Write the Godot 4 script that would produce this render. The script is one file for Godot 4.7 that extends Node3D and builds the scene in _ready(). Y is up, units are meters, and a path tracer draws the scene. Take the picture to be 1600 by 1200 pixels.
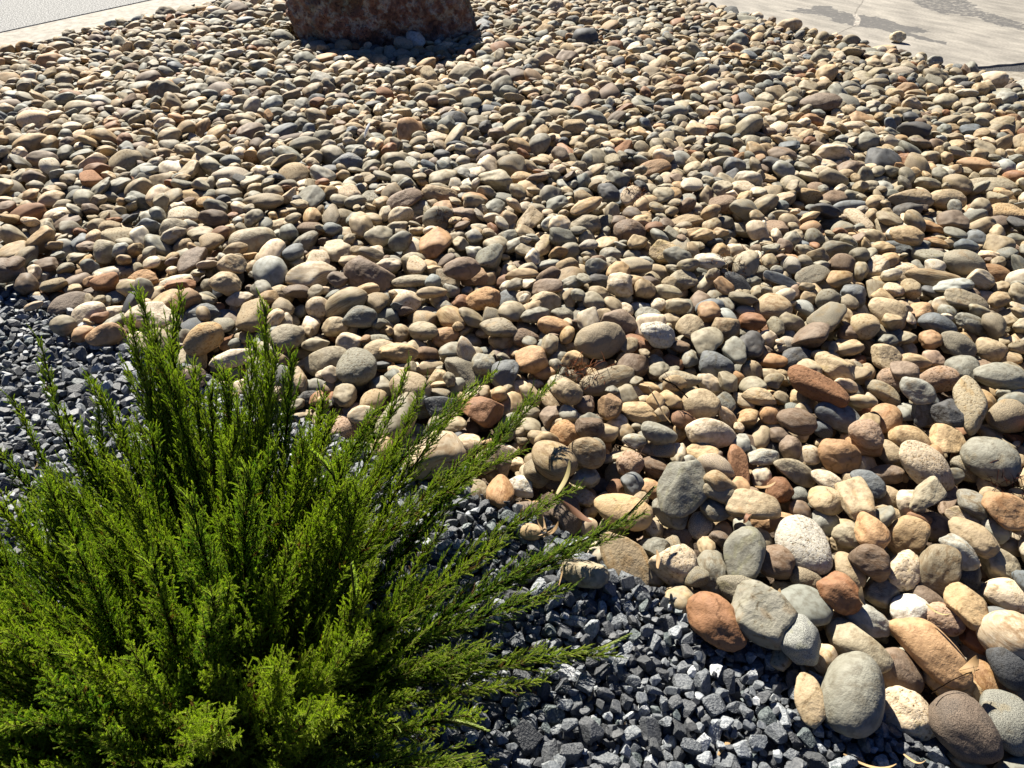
extends Node3D
# A bed of river stones beside dark crushed gravel and a spreading juniper, seen from standing height.

const CAM_Y := 1.4
const PITCH := 39.0
const FOV := 54.0
var FOCAL := 600.0 / tan(deg_to_rad(FOV / 2.0))
var rng := RandomNumberGenerator.new()
var used := {}


func _ready() -> void:
	rng.seed = 20240611
	# --- camera, sky, sun, exposure
	var cam := Camera3D.new()
	cam.name = "camera"
	cam.fov = FOV
	cam.near = 0.05
	cam.far = 400.0
	cam.position = Vector3(0, CAM_Y, 0)
	cam.rotation_degrees = Vector3(-PITCH, 0, 0)
	add_child(cam)
	cam.current = true
	var sky_mat := ProceduralSkyMaterial.new()
	sky_mat.sky_top_color = Color(0.2, 0.34, 0.6)
	sky_mat.sky_horizon_color = Color(0.56, 0.68, 0.84)
	sky_mat.sky_curve = 0.16
	sky_mat.ground_bottom_color = Color(0.24, 0.22, 0.19)
	sky_mat.ground_horizon_color = Color(0.5, 0.52, 0.52)
	sky_mat.energy_multiplier = 0.25
	var sky := Sky.new()
	sky.sky_material = sky_mat
	var env := Environment.new()
	env.background_mode = Environment.BG_SKY
	env.sky = sky
	env.tonemap_mode = Environment.TONE_MAPPER_LINEAR
	env.tonemap_exposure = 2.85
	env.sdfgi_enabled = true
	env.ssao_enabled = true
	env.ssil_enabled = true
	var we := WorldEnvironment.new()
	we.name = "world_environment"
	we.environment = env
	add_child(we)
	var sun := DirectionalLight3D.new()
	sun.name = "sun"
	sun.light_color = Color(1.0, 0.975, 0.925)
	sun.light_energy = 1.6
	sun.light_angular_distance = 0.5
	sun.shadow_enabled = true
	sun.sky_mode = DirectionalLight3D.SKY_MODE_LIGHT_ONLY
	add_child(sun)
	var az := deg_to_rad(22.0)
	var el := deg_to_rad(40.0)
	var to_sun := Vector3(-sin(az) * cos(el), sin(el), -cos(az) * cos(el))
	sun.look_at_from_position(to_sun * 20.0, Vector3.ZERO, Vector3.UP)

	# --- setting, then things
	make_textures()
	make_icospheres()
	build_ground()
	build_gravel()
	build_boulder()
	build_stones()
	build_juniper()
	build_litter()


# ---------------------------------------------------------------- helpers

func ray(px: float, py: float) -> Vector3:   # direction through a point of the 1600 x 1200 photograph
	var v := Vector3((px - 800.0) / FOCAL, -(py - 600.0) / FOCAL, -1.0)
	return v.rotated(Vector3.RIGHT, -deg_to_rad(PITCH)).normalized()

func on_plane(px: float, py: float, y := 0.0) -> Vector3:
	var d := ray(px, py)
	return Vector3(0, CAM_Y, 0) + d * ((y - CAM_Y) / d.y)

func to_pixel(p: Vector3) -> Vector2:
	var q := (p - Vector3(0, CAM_Y, 0)).rotated(Vector3.RIGHT, deg_to_rad(PITCH))
	if q.z > -0.02:
		return Vector2(-99999, -99999)
	return Vector2(800.0 + FOCAL * q.x / -q.z, 600.0 - FOCAL * q.y / -q.z)

func depth_of(p: Vector3) -> float:
	return -(p - Vector3(0, CAM_Y, 0)).rotated(Vector3.RIGHT, deg_to_rad(PITCH)).z

func srgb(r: float, g: float, b: float) -> Color:   # linear values of an sRGB colour
	return Color(r, g, b).srgb_to_linear()

func numbered(called: String) -> String:
	var n: int = used.get(called, 0)
	used[called] = n + 1
	return called if n == 0 else "%s_%03d" % [called, n]

func tag(o: Node3D, label: String, category: String, group := "") -> void:
	o.set_meta("label", label)
	o.set_meta("category", category)
	if group != "":
		o.set_meta("group", group)

func put(called: String, mesh: Mesh, mat: Material, parent: Node = self) -> MeshInstance3D:
	var o := MeshInstance3D.new()
	o.name = numbered(called) if parent == self else called
	o.mesh = mesh
	if mat != null:
		o.material_override = mat
	parent.add_child(o, true)
	return o

func setting(called: String, mesh: Mesh, mat: Material) -> MeshInstance3D:
	var o := put(called, mesh, mat)
	o.set_meta("kind", "structure")
	return o

func commit(v: PackedVector3Array, n: PackedVector3Array, c: PackedColorArray, idx: PackedInt32Array, uv := PackedVector2Array()) -> ArrayMesh:
	var a := []
	a.resize(Mesh.ARRAY_MAX)
	a[Mesh.ARRAY_VERTEX] = v
	a[Mesh.ARRAY_NORMAL] = n
	if c.size() > 0:
		a[Mesh.ARRAY_COLOR] = c
	if uv.size() > 0:
		a[Mesh.ARRAY_TEX_UV] = uv
	a[Mesh.ARRAY_INDEX] = idx
	var m := ArrayMesh.new()
	m.add_surface_from_arrays(Mesh.PRIMITIVE_TRIANGLES, a)
	return m


# ---------------------------------------------------------------- textures and materials

var tx := {}

func noise_tex(key: String, size: int, freq: float, octaves: int, ramp: Array, kind := FastNoiseLite.TYPE_SIMPLEX_SMOOTH, cell_return := -1, gain := 0.5) -> void:
	var n := FastNoiseLite.new()
	n.seed = hash(key) % 10000
	n.noise_type = kind
	n.frequency = freq
	n.fractal_type = FastNoiseLite.FRACTAL_FBM if octaves > 1 else FastNoiseLite.FRACTAL_NONE
	n.fractal_octaves = octaves
	n.fractal_gain = gain
	if key == "vein":
		n.fractal_type = FastNoiseLite.FRACTAL_RIDGED
	if cell_return >= 0:
		n.cellular_return_type = cell_return as FastNoiseLite.CellularReturnType
	var t := NoiseTexture2D.new()
	t.width = size
	t.height = size
	t.seamless = true
	t.noise = n
	if ramp.size() > 0:
		var g := Gradient.new()
		var offs := PackedFloat32Array()
		var cols := PackedColorArray()
		for r in ramp:
			offs.append(r[0])
			cols.append(r[1] if r[1] is Color else Color(r[1], r[1], r[1]))
		g.offsets = offs
		g.colors = cols
		t.color_ramp = g
	tx[key] = t

func make_textures() -> void:
	noise_tex("mottle", 1024, 0.012, 6, [[0.0, Color(0.70, 0.66, 0.60)], [0.38, Color(0.86, 0.84, 0.81)], [0.55, Color(0.95, 0.94, 0.92)], [0.75, Color(1, 0.99, 0.97)], [1.0, Color(1, 1, 1)]], FastNoiseLite.TYPE_SIMPLEX_SMOOTH, -1, 0.62)
	noise_tex("grain", 1024, 0.03, 5, [], FastNoiseLite.TYPE_SIMPLEX_SMOOTH, -1, 0.7)
	noise_tex("speckle", 1024, 0.09, 3, [[0.0, 0.32], [0.3, 0.5], [0.42, 0.85], [0.62, 0.93], [0.75, 1.0], [1.0, 1.0]], FastNoiseLite.TYPE_SIMPLEX_SMOOTH, -1, 0.6)
	noise_tex("pit_color", 1024, 0.022, 4, [[0.0, Color(0.45, 0.37, 0.28)], [0.2, Color(0.62, 0.54, 0.44)], [0.31, Color(0.88, 0.85, 0.8)], [0.6, Color(0.95, 0.93, 0.9)], [1.0, Color(1, 1, 1)]], FastNoiseLite.TYPE_SIMPLEX_SMOOTH, -1, 0.6)
	noise_tex("pit_height", 1024, 0.022, 4, [[0.0, 0.0], [0.2, 0.25], [0.31, 0.72], [0.5, 0.85], [1.0, 1.0]], FastNoiseLite.TYPE_SIMPLEX_SMOOTH, -1, 0.6)
	noise_tex("band", 512, 0.02, 5, [[0.0, Color(0.62, 0.52, 0.42)], [0.35, Color(0.8, 0.74, 0.66)], [0.5, Color(0.95, 0.93, 0.9)], [0.62, Color(0.84, 0.8, 0.74)], [0.8, Color(1, 1, 1)], [1.0, Color(1, 1, 1)]], FastNoiseLite.TYPE_SIMPLEX_SMOOTH, -1, 0.6)
	noise_tex("vein", 1024, 0.006, 3, [[0.0, Color(0.9, 0.88, 0.85)], [0.5, Color(0.97, 0.95, 0.93)], [0.8, Color(0.9, 0.88, 0.84)], [0.9, Color(0.62, 0.55, 0.46)], [0.95, Color(1, 0.98, 0.95)], [1.0, Color(0.5, 0.43, 0.35)]], FastNoiseLite.TYPE_SIMPLEX_SMOOTH, -1, 0.5)
	noise_tex("gravel", 1024, 0.02, 6, [[0.0, Color(0.45, 0.47, 0.5)], [0.4, Color(0.72, 0.74, 0.77)], [0.55, Color(0.88, 0.89, 0.91)], [0.68, Color(1, 1, 1)], [1.0, Color(1, 1, 1)]], FastNoiseLite.TYPE_SIMPLEX_SMOOTH, -1, 0.68)
	noise_tex("asphalt", 1024, 0.11, 3, [[0.0, Color(0.24, 0.24, 0.24)], [0.38, Color(0.42, 0.42, 0.41)], [0.5, Color(0.56, 0.55, 0.53)], [0.62, Color(0.76, 0.75, 0.72)], [1.0, Color(0.9, 0.89, 0.86)]], FastNoiseLite.TYPE_SIMPLEX_SMOOTH, -1, 0.7)
	noise_tex("concrete", 1024, 0.012, 6, [[0.0, Color(0.60, 0.57, 0.52)], [0.35, Color(0.76, 0.73, 0.68)], [0.55, Color(0.84, 0.81, 0.76)], [0.8, Color(0.91, 0.89, 0.85)], [1.0, Color(0.95, 0.93, 0.9)]], FastNoiseLite.TYPE_SIMPLEX_SMOOTH, -1, 0.66)
	noise_tex("boulder", 1024, 0.008, 6, [[0.0, Color(0.30, 0.24, 0.22)], [0.33, Color(0.42, 0.29, 0.24)], [0.47, Color(0.55, 0.38, 0.30)], [0.56, Color(0.50, 0.44, 0.40)], [0.66, Color(0.66, 0.62, 0.57)], [0.8, Color(0.58, 0.42, 0.34)], [1.0, Color(0.7, 0.6, 0.52)]], FastNoiseLite.TYPE_SIMPLEX_SMOOTH, -1, 0.68)
	noise_tex("soil", 512, 0.03, 5, [[0.0, Color(0.18, 0.15, 0.12)], [0.5, Color(0.3, 0.25, 0.2)], [1.0, Color(0.42, 0.36, 0.29)]])

func base_mat(color: Color, albedo: String, height: String, height_cm: float, tile: float, rough: float, world := true) -> StandardMaterial3D:
	var m := StandardMaterial3D.new()
	m.albedo_color = color
	if albedo != "":
		m.albedo_texture = tx[albedo]
	m.roughness = rough
	m.metallic_specular = 0.4
	m.uv1_triplanar = true
	m.uv1_world_triplanar = world
	m.uv1_triplanar_sharpness = 3.0
	m.uv1_scale = Vector3.ONE / tile
	if height != "":
		m.heightmap_enabled = true
		m.heightmap_texture = tx[height]
		m.heightmap_scale = height_cm
	return m

# What each letter of the stone list means, as colours of the stone itself.
const TONES := {
	"t": [0.645, 0.575, 0.45, "tan"], "c": [0.76, 0.70, 0.60, "cream"], "y": [0.68, 0.58, 0.42, "yellowish tan"],
	"o": [0.67, 0.53, 0.37, "orange-tan"], "r": [0.56, 0.40, 0.265, "rust-brown"], "b": [0.49, 0.42, 0.35, "brown"],
	"p": [0.63, 0.535, 0.45, "pinkish"], "g": [0.52, 0.515, 0.465, "grey"], "k": [0.59, 0.55, 0.455, "greyish tan"],
	"l": [0.61, 0.61, 0.57, "light grey"], "u": [0.42, 0.44, 0.45, "blue-grey"], "d": [0.33, 0.335, 0.34, "dark grey"], "w": [0.74, 0.73, 0.69, "white"]}

func tone(key: String, greyer: float) -> Color:   # linear
	var t: Array = TONES[key]
	var c := srgb(t[0], t[1], t[2])
	var l := c.get_luminance()
	return c.lerp(Color(l, l, l), greyer)

func stone_mat(color: Color, kind: int, relief := true) -> StandardMaterial3D:
	var m: StandardMaterial3D
	if kind == 1:
		m = base_mat(color, "pit_color", "pit_height", 0.3, 0.24, 0.85)
	elif kind == 2:
		m = base_mat(color, "speckle", "grain", 0.12, 0.22, 0.75)
	elif kind == 3:
		m = base_mat(color, "band", "grain", 0.1, 1.0, 0.72, false)
		m.uv1_scale = Vector3(0.12, 0.9, 0.16)
	elif kind == 4:
		m = base_mat(color, "vein", "grain", 0.14, 0.4, 0.72)
	else:
		m = base_mat(color, "mottle", "grain", 0.12, 0.33, 0.7)
	m.vertex_color_use_as_albedo = true
	m.heightmap_enabled = relief
	return m


# ---------------------------------------------------------------- rounded and broken stone shapes

var ico := []   # [directions, triangle indices] at each level

func make_icospheres() -> void:
	var t := (1.0 + sqrt(5.0)) / 2.0
	var v := PackedVector3Array([Vector3(-1, t, 0), Vector3(1, t, 0), Vector3(-1, -t, 0), Vector3(1, -t, 0), Vector3(0, -1, t), Vector3(0, 1, t), Vector3(0, -1, -t), Vector3(0, 1, -t), Vector3(t, 0, -1), Vector3(t, 0, 1), Vector3(-t, 0, -1), Vector3(-t, 0, 1)])
	for i in v.size():
		v[i] = v[i].normalized()
	var f := PackedInt32Array([0, 11, 5, 0, 5, 1, 0, 1, 7, 0, 7, 10, 0, 10, 11, 1, 5, 9, 5, 11, 4, 11, 10, 2, 10, 7, 6, 7, 1, 8, 3, 9, 4, 3, 4, 2, 3, 2, 6, 3, 6, 8, 3, 8, 9, 4, 9, 5, 2, 4, 11, 6, 2, 10, 8, 6, 7, 9, 8, 1])
	for i in range(0, f.size(), 3):   # front faces run clockwise
		var k := f[i + 1]
		f[i + 1] = f[i + 2]
		f[i + 2] = k
	ico.append([v.duplicate(), f.duplicate()])
	for level in 5:
		var mid := {}
		var g := PackedInt32Array()
		for i in range(0, f.size(), 3):
			var m := [0, 0, 0]
			for e in 3:
				var a := f[i + e]
				var b := f[i + (e + 1) % 3]
				var key := mini(a, b) * 1000000 + maxi(a, b)
				if not mid.has(key):
					mid[key] = v.size()
					v.append((v[a] + v[b]).normalized())
				m[e] = mid[key]
			g.append_array(PackedInt32Array([f[i], m[0], m[2], m[0], f[i + 1], m[1], m[2], m[1], f[i + 2], m[0], m[1], m[2]]))
		f = g
		ico.append([v.duplicate(), f.duplicate()])

# A stone that fills the box from -1 to 1: a ball cut by soft planes, with lumps. SHARP 5 is river worn, 40 is freshly broken.
func stone_mesh(level: int, sharp: float, planes: int, depth: float, lumps: float, fine: float, tint: Color, tint_share: float, sd: int) -> ArrayMesh:
	var r := RandomNumberGenerator.new()
	r.seed = sd
	var n := FastNoiseLite.new()
	n.seed = sd
	n.frequency = 0.55
	n.fractal_octaves = 2
	var nf := FastNoiseLite.new()
	nf.seed = sd + 7
	nf.frequency = 2.6
	nf.fractal_octaves = 3
	var nt := FastNoiseLite.new()
	nt.seed = sd + 13
	nt.frequency = 0.7
	nt.fractal_octaves = 4
	var dirs: PackedVector3Array = ico[level][0]
	var f: PackedInt32Array = ico[level][1]
	var cut: Array[Vector3] = []
	for k in planes:
		var d := Vector3(r.randfn(), r.randfn(), r.randfn()).normalized()
		cut.append(d / (1.0 - depth * r.randf_range(0.25, 1.0)))
	var v := PackedVector3Array()
	v.resize(dirs.size())
	var lo := Vector3.ONE * 9.0
	var hi := -lo
	for i in dirs.size():
		var d := dirs[i]
		var s := 1.0
		for q in cut:
			var x := d.dot(q)
			if x > 0.35:
				s += pow(x, sharp)
		var rad := pow(s, -1.0 / sharp)
		rad *= 1.0 + lumps * n.get_noise_3dv(d * 2.0) * 2.0 + fine * nf.get_noise_3dv(d * 2.0)
		v[i] = d * rad
		lo = lo.min(v[i])
		hi = hi.max(v[i])
	var mid := (lo + hi) / 2.0
	var half := (hi - lo) / 2.0
	var c := PackedColorArray()
	c.resize(v.size())
	for i in v.size():
		v[i] = (v[i] - mid) / half
		var w := clampf((nt.get_noise_3dv(dirs[i] * 2.0) + tint_share - 0.5) * 4.0, 0.0, 1.0)
		c[i] = Color.WHITE.lerp(tint, w)
	return commit(v, normals_of(v, f), c, f)

# A freshly crushed chip: a solid cut by flat planes, with crisp edges and slightly rough faces.
func chip_mesh(sd: int) -> ArrayMesh:
	var r := RandomNumberGenerator.new()
	r.seed = sd
	var nf := FastNoiseLite.new()
	nf.seed = sd
	nf.frequency = 1.6
	nf.fractal_octaves = 3
	var nt := FastNoiseLite.new()
	nt.seed = sd + 13
	nt.frequency = 0.8
	nt.fractal_octaves = 4
	var share := r.randf_range(0.1, 0.45)
	var cut: Array[Vector3] = []
	var count := r.randi_range(9, 14)
	for k in count:
		var g := (k + 0.5) / count   # spread round the ball, then shaken
		var d := Vector3(cos(k * 2.4) * sqrt(1.0 - pow(1.0 - 2.0 * g, 2)), 1.0 - 2.0 * g, sin(k * 2.4) * sqrt(1.0 - pow(1.0 - 2.0 * g, 2)))
		d = (d + Vector3(r.randfn(), r.randfn(), r.randfn()) * 0.33).normalized()
		cut.append(d / r.randf_range(0.55, 1.0))
	var dirs: PackedVector3Array = ico[3][0]
	var f: PackedInt32Array = ico[3][1]
	var v := PackedVector3Array()
	var lo := Vector3.ONE * 9.0
	var hi := -lo
	for d in dirs:
		var m := 0.75
		for q in cut:
			m = maxf(m, d.dot(q))
		var p := d * (1.0 + 0.035 * nf.get_noise_3dv(d * 2.0)) / m
		v.append(p)
		lo = lo.min(p)
		hi = hi.max(p)
	var out := PackedVector3Array()
	var nn := PackedVector3Array()
	var c := PackedColorArray()
	var idx := PackedInt32Array()
	for i in range(0, f.size(), 3):
		var t := [Vector3.ZERO, Vector3.ZERO, Vector3.ZERO]
		for k in 3:
			t[k] = (v[f[i + k]] - (lo + hi) / 2.0) / ((hi - lo) / 2.0)
		var n: Vector3 = (t[2] - t[0]).cross(t[1] - t[0]).normalized()
		for k in 3:
			idx.append(out.size())
			out.append(t[k])
			nn.append(n)
			c.append(Color.WHITE.lerp(Color(1.8, 1.8, 1.78), clampf((nt.get_noise_3dv(dirs[f[i + k]] * 2.0) + share - 0.5) * 5.0, 0.0, 1.0)))
	return commit(out, nn, c, idx)

func normals_of(v: PackedVector3Array, f: PackedInt32Array) -> PackedVector3Array:
	var nn := PackedVector3Array()
	nn.resize(v.size())
	for i in range(0, f.size(), 3):
		var a := v[f[i]]
		var k := (v[f[i + 2]] - a).cross(v[f[i + 1]] - a)
		nn[f[i]] += k
		nn[f[i + 1]] += k
		nn[f[i + 2]] += k
	for i in nn.size():
		nn[i] = nn[i].normalized()
	return nn


# ---------------------------------------------------------------- a field of heights on which stones come to rest

class Field:
	var x0: float
	var z0: float
	var cell: float
	var nx: int
	var nz: int
	var h := PackedFloat32Array()
	var taken := PackedByteArray()
	var di := PackedInt32Array()
	var lo := PackedFloat32Array()
	var hi := PackedFloat32Array()
	var ok := PackedByteArray()

	func _init(ax: float, az: float, bx: float, bz: float, c: float) -> void:
		x0 = ax
		z0 = az
		cell = c
		nx = int((bx - ax) / c)
		nz = int((bz - az) / c)
		h.resize(nx * nz)
		taken.resize(nx * nz)
		ok.resize(nx * nz)

	func inside(x: float, z: float, m: float) -> bool:
		return x > x0 + m and z > z0 + m and x < x0 + nx * cell - m and z < z0 + nz * cell - m

	func at(x: float, z: float) -> int:
		return int((z - z0) / cell) * nx + int((x - x0) / cell)

	# the cells under an ellipsoid with axes B (unit) and half lengths S: the heights of its underside and its top
	func measure(b: Basis, s: Vector3) -> void:
		di.clear()
		lo.clear()
		hi.clear()
		var i2 := Vector3(1.0 / (s.x * s.x), 1.0 / (s.y * s.y), 1.0 / (s.z * s.z))
		var e := [b.x, b.y, b.z]
		var axx := 0.0
		var ayy := 0.0
		var azz := 0.0
		var axy := 0.0
		var axz := 0.0
		var ayz := 0.0
		var wx := 0.0
		var wz := 0.0
		for k in 3:
			var q: Vector3 = e[k]
			axx += q.x * q.x * i2[k]
			ayy += q.y * q.y * i2[k]
			azz += q.z * q.z * i2[k]
			axy += q.x * q.y * i2[k]
			axz += q.x * q.z * i2[k]
			ayz += q.y * q.z * i2[k]
			wx += pow(q.x * s[k], 2)
			wz += pow(q.z * s[k], 2)
		var rx := int(sqrt(wx) / cell)
		var rz := int(sqrt(wz) / cell)
		for j in range(-rz, rz + 1):
			var dz := j * cell
			for i in range(-rx, rx + 1):
				var dx := i * cell
				var bb := axy * dx + ayz * dz
				var cc := axx * dx * dx + 2.0 * axz * dx * dz + azz * dz * dz - 1.0
				var disc := bb * bb - ayy * cc
				if disc > 0.0:
					var q := sqrt(disc)
					di.append(j * nx + i)
					lo.append((-bb - q) / ayy)
					hi.append((-bb + q) / ayy)

	func rest(c: int) -> float:
		var y := -9.0
		for k in di.size():
			y = maxf(y, h[c + di[k]] - lo[k])
		return y

	func overlap(c: int) -> float:
		var n := 0
		for k in di.size():
			n += taken[c + di[k]]
		return float(n) / maxf(1.0, di.size())

	func stamp(c: int, y: float, take: bool) -> void:
		for k in di.size():
			var q := c + di[k]
			h[q] = maxf(h[q], y + hi[k])
			if take:
				taken[q] = 1


# ---------------------------------------------------------------- ground, kerb, road, concrete

var gravel_poly := PackedVector2Array()
var kerb_a: Vector2
var kerb_d: Vector2
var slab_a: Vector2
var slab_d: Vector2

func flat(p: Vector3) -> Vector2:
	return Vector2(p.x, p.z)

func beyond_kerb(p: Vector2) -> float:   # metres past the inner edge of the kerb
	return kerb_d.cross(p - kerb_a)

func beyond_slab(p: Vector2) -> float:   # metres past the edge of the concrete
	return -slab_d.cross(p - slab_a)

# An upright prism on a polygon of x, z points, its top edge eased by BEVEL.
func prism(pts: PackedVector2Array, y0: float, y1: float, bevel := 0.012) -> ArrayMesh:
	var poly := pts.duplicate()
	if Geometry2D.is_polygon_clockwise(poly):
		poly.reverse()
	var st := SurfaceTool.new()
	st.begin(Mesh.PRIMITIVE_TRIANGLES)
	var shrunk := Geometry2D.offset_polygon(poly, -bevel, Geometry2D.JOIN_MITER)
	var top: PackedVector2Array = shrunk[0] if shrunk.size() > 0 and shrunk[0].size() == poly.size() else poly
	if Geometry2D.is_polygon_clockwise(top):
		top.reverse()
	if top.size() == poly.size():   # start both rings at the same corner
		var best := 0
		for k in top.size():
			if top[k].distance_to(poly[0]) < top[best].distance_to(poly[0]):
				best = k
		var turned := PackedVector2Array()
		for k in top.size():
			turned.append(top[(k + best) % top.size()])
		top = turned
	var tri := Geometry2D.triangulate_polygon(top)
	for i in range(0, tri.size(), 3):
		var a := Vector3(top[tri[i]].x, y1, top[tri[i]].y)
		var b := Vector3(top[tri[i + 1]].x, y1, top[tri[i + 1]].y)
		var c := Vector3(top[tri[i + 2]].x, y1, top[tri[i + 2]].y)
		if (c - a).cross(b - a).y < 0.0:
			var k := b
			b = c
			c = k
		for p in [a, b, c]:
			st.set_normal(Vector3.UP)
			st.set_uv(Vector2(p.x, p.z))
			st.add_vertex(p)
	var n := poly.size()
	for i in n:
		var j := (i + 1) % n
		var rings := [[Vector3(top[i].x, y1, top[i].y), Vector3(top[j].x, y1, top[j].y)], [Vector3(poly[i].x, y1 - bevel, poly[i].y), Vector3(poly[j].x, y1 - bevel, poly[j].y)], [Vector3(poly[i].x, y0, poly[i].y), Vector3(poly[j].x, y0, poly[j].y)]]
		var out := Vector3(poly[j].y - poly[i].y, 0, -(poly[j].x - poly[i].x)).normalized()
		for r in 2:
			var q := [rings[r][0], rings[r][1], rings[r + 1][1], rings[r + 1][0]]
			var nn := (out + Vector3.UP).normalized() if r == 0 else out
			var order := [0, 1, 2, 0, 2, 3]
			if ((q[2] - q[0]) as Vector3).cross(q[1] - q[0]).dot(nn) < 0.0:
				order = [0, 2, 1, 0, 3, 2]
			for k in order:
				st.set_normal(nn)
				st.set_uv(Vector2(q[k].x, q[k].z))
				st.add_vertex(q[k])
	return st.commit()

func build_ground() -> void:
	var ka := flat(on_plane(0, 80, 0.09))
	var kb := flat(on_plane(345, 0, 0.09))
	kerb_a = ka
	kerb_d = (kb - ka).normalized()
	var sa := flat(on_plane(1052, 0, 0.07))
	var sb := flat(on_plane(1490, 107, 0.07))
	slab_a = sa
	slab_d = (sb - sa).normalized()
	if beyond_kerb(ka + Vector2(-1, -2)) < 0.0:
		kerb_d = -kerb_d
	if beyond_slab(sa + Vector2(2, -1)) < 0.0:
		slab_d = -slab_d
	var soil := base_mat(Color.WHITE, "soil", "grain", 0.6, 0.5, 0.95)
	var sheet := PlaneMesh.new()
	sheet.size = Vector2(240, 240)
	var ground := setting("ground", sheet, soil)
	ground.position = Vector3(0, -0.03, 0)

	# the kerb strip and the road behind it
	var along := (kb - ka).normalized()
	var away := along.rotated(-PI / 2) if beyond_kerb(ka + along.rotated(-PI / 2)) > 0 else along.rotated(PI / 2)
	var width := absf(along.cross(flat(on_plane(0, 51, 0.09)) - ka))
	var from := ka - along * 5.0
	var kerb_mat := base_mat(Color(0.62, 0.615, 0.60), "concrete", "grain", 0.12, 0.9, 0.8)
	for k in 3:   # cast in lengths with open joints
		var a := from + along * (k * 4.6)
		var b := from + along * (k * 4.6 + 4.588)
		setting("kerb", prism(PackedVector2Array([a, b, b + away * width, a + away * width]), -0.02, 0.09), kerb_mat)
	var r0 := from + away * (width + 0.018)
	var r1 := from + along * 13.8 + away * (width + 0.018)
	var road := setting("road", prism(PackedVector2Array([r0, r1, r1 + away * 30.0, r0 + away * 30.0]), -0.02, 0.088, 0.008), base_mat(Color(0.8, 0.81, 0.83), "asphalt", "asphalt", 0.5, 1.5, 0.85))
	road.set_meta("label", "grey weathered asphalt road beyond the pale kerb strip")

	# the concrete drive, with its broken corner and the dark patch beside it
	var corner := flat(on_plane(1492, 108, 0.07))
	var away2 := slab_d.rotated(PI / 2) if beyond_slab(slab_a + slab_d.rotated(PI / 2)) > 0 else slab_d.rotated(-PI / 2)
	var run := (sb - sa).normalized()
	var edge: PackedVector2Array = [corner]
	for p in [[1512, 107], [1524, 104], [1545, 103], [1560, 100.5], [1578, 100], [1600, 97.5], [1660, 92], [1760, 84], [1900, 72]]:
		edge.append(flat(on_plane(p[0], p[1], 0.07)))
	var far_end := sa - run * 8.0
	var pts := PackedVector2Array([far_end])
	pts.append_array(edge)
	pts.append(edge[edge.size() - 1] + away2 * 6.0 - run * 3.0)
	pts.append(far_end + away2 * 14.0)
	setting("concrete_pavement", prism(pts, -0.02, 0.07, 0.006), concrete_mat())
	var c2 := flat(on_plane(1535, 113, 0.066))
	var pts2 := PackedVector2Array([c2, flat(on_plane(1560, 110.5, 0.066)), flat(on_plane(1600, 112, 0.066)), flat(on_plane(1900, 108, 0.066)), flat(on_plane(1900, 230, 0.066)), flat(on_plane(1610, 140, 0.066)), flat(on_plane(1565, 126, 0.066))])
	setting("concrete_pavement", prism(pts2, -0.02, 0.066, 0.006), base_mat(Color(0.64, 0.63, 0.61), "concrete", "grain", 0.15, 0.8, 0.85))
	var pts3 := PackedVector2Array([corner + run * 0.02, edge[3] + run * 0.01, edge[6] + run * 0.01, edge[9] + run * 0.01, flat(on_plane(1900, 235, 0.04)), flat(on_plane(1605, 146, 0.04)), flat(on_plane(1500, 122, 0.04))])
	setting("road_patch", prism(pts3, -0.02, 0.06, 0.006), base_mat(Color(0.55, 0.55, 0.57), "asphalt", "asphalt", 1.5, 0.8, 0.9))

	# where the dark gravel lies
	for p in [[-700, 430], [0, 462], [60, 484], [130, 528], [195, 548], [270, 588], [340, 622], [430, 655], [520, 697], [600, 738], [690, 775], [760, 795], [820, 822], [880, 852], [905, 900], [1000, 945], [1080, 985], [1140, 1004], [1215, 1030], [1245, 1085], [1300, 1122], [1400, 1152], [1450, 1215], [1500, 1420], [-700, 1420]]:
		gravel_poly.append(flat(on_plane(p[0], p[1], 0.075)))

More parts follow.
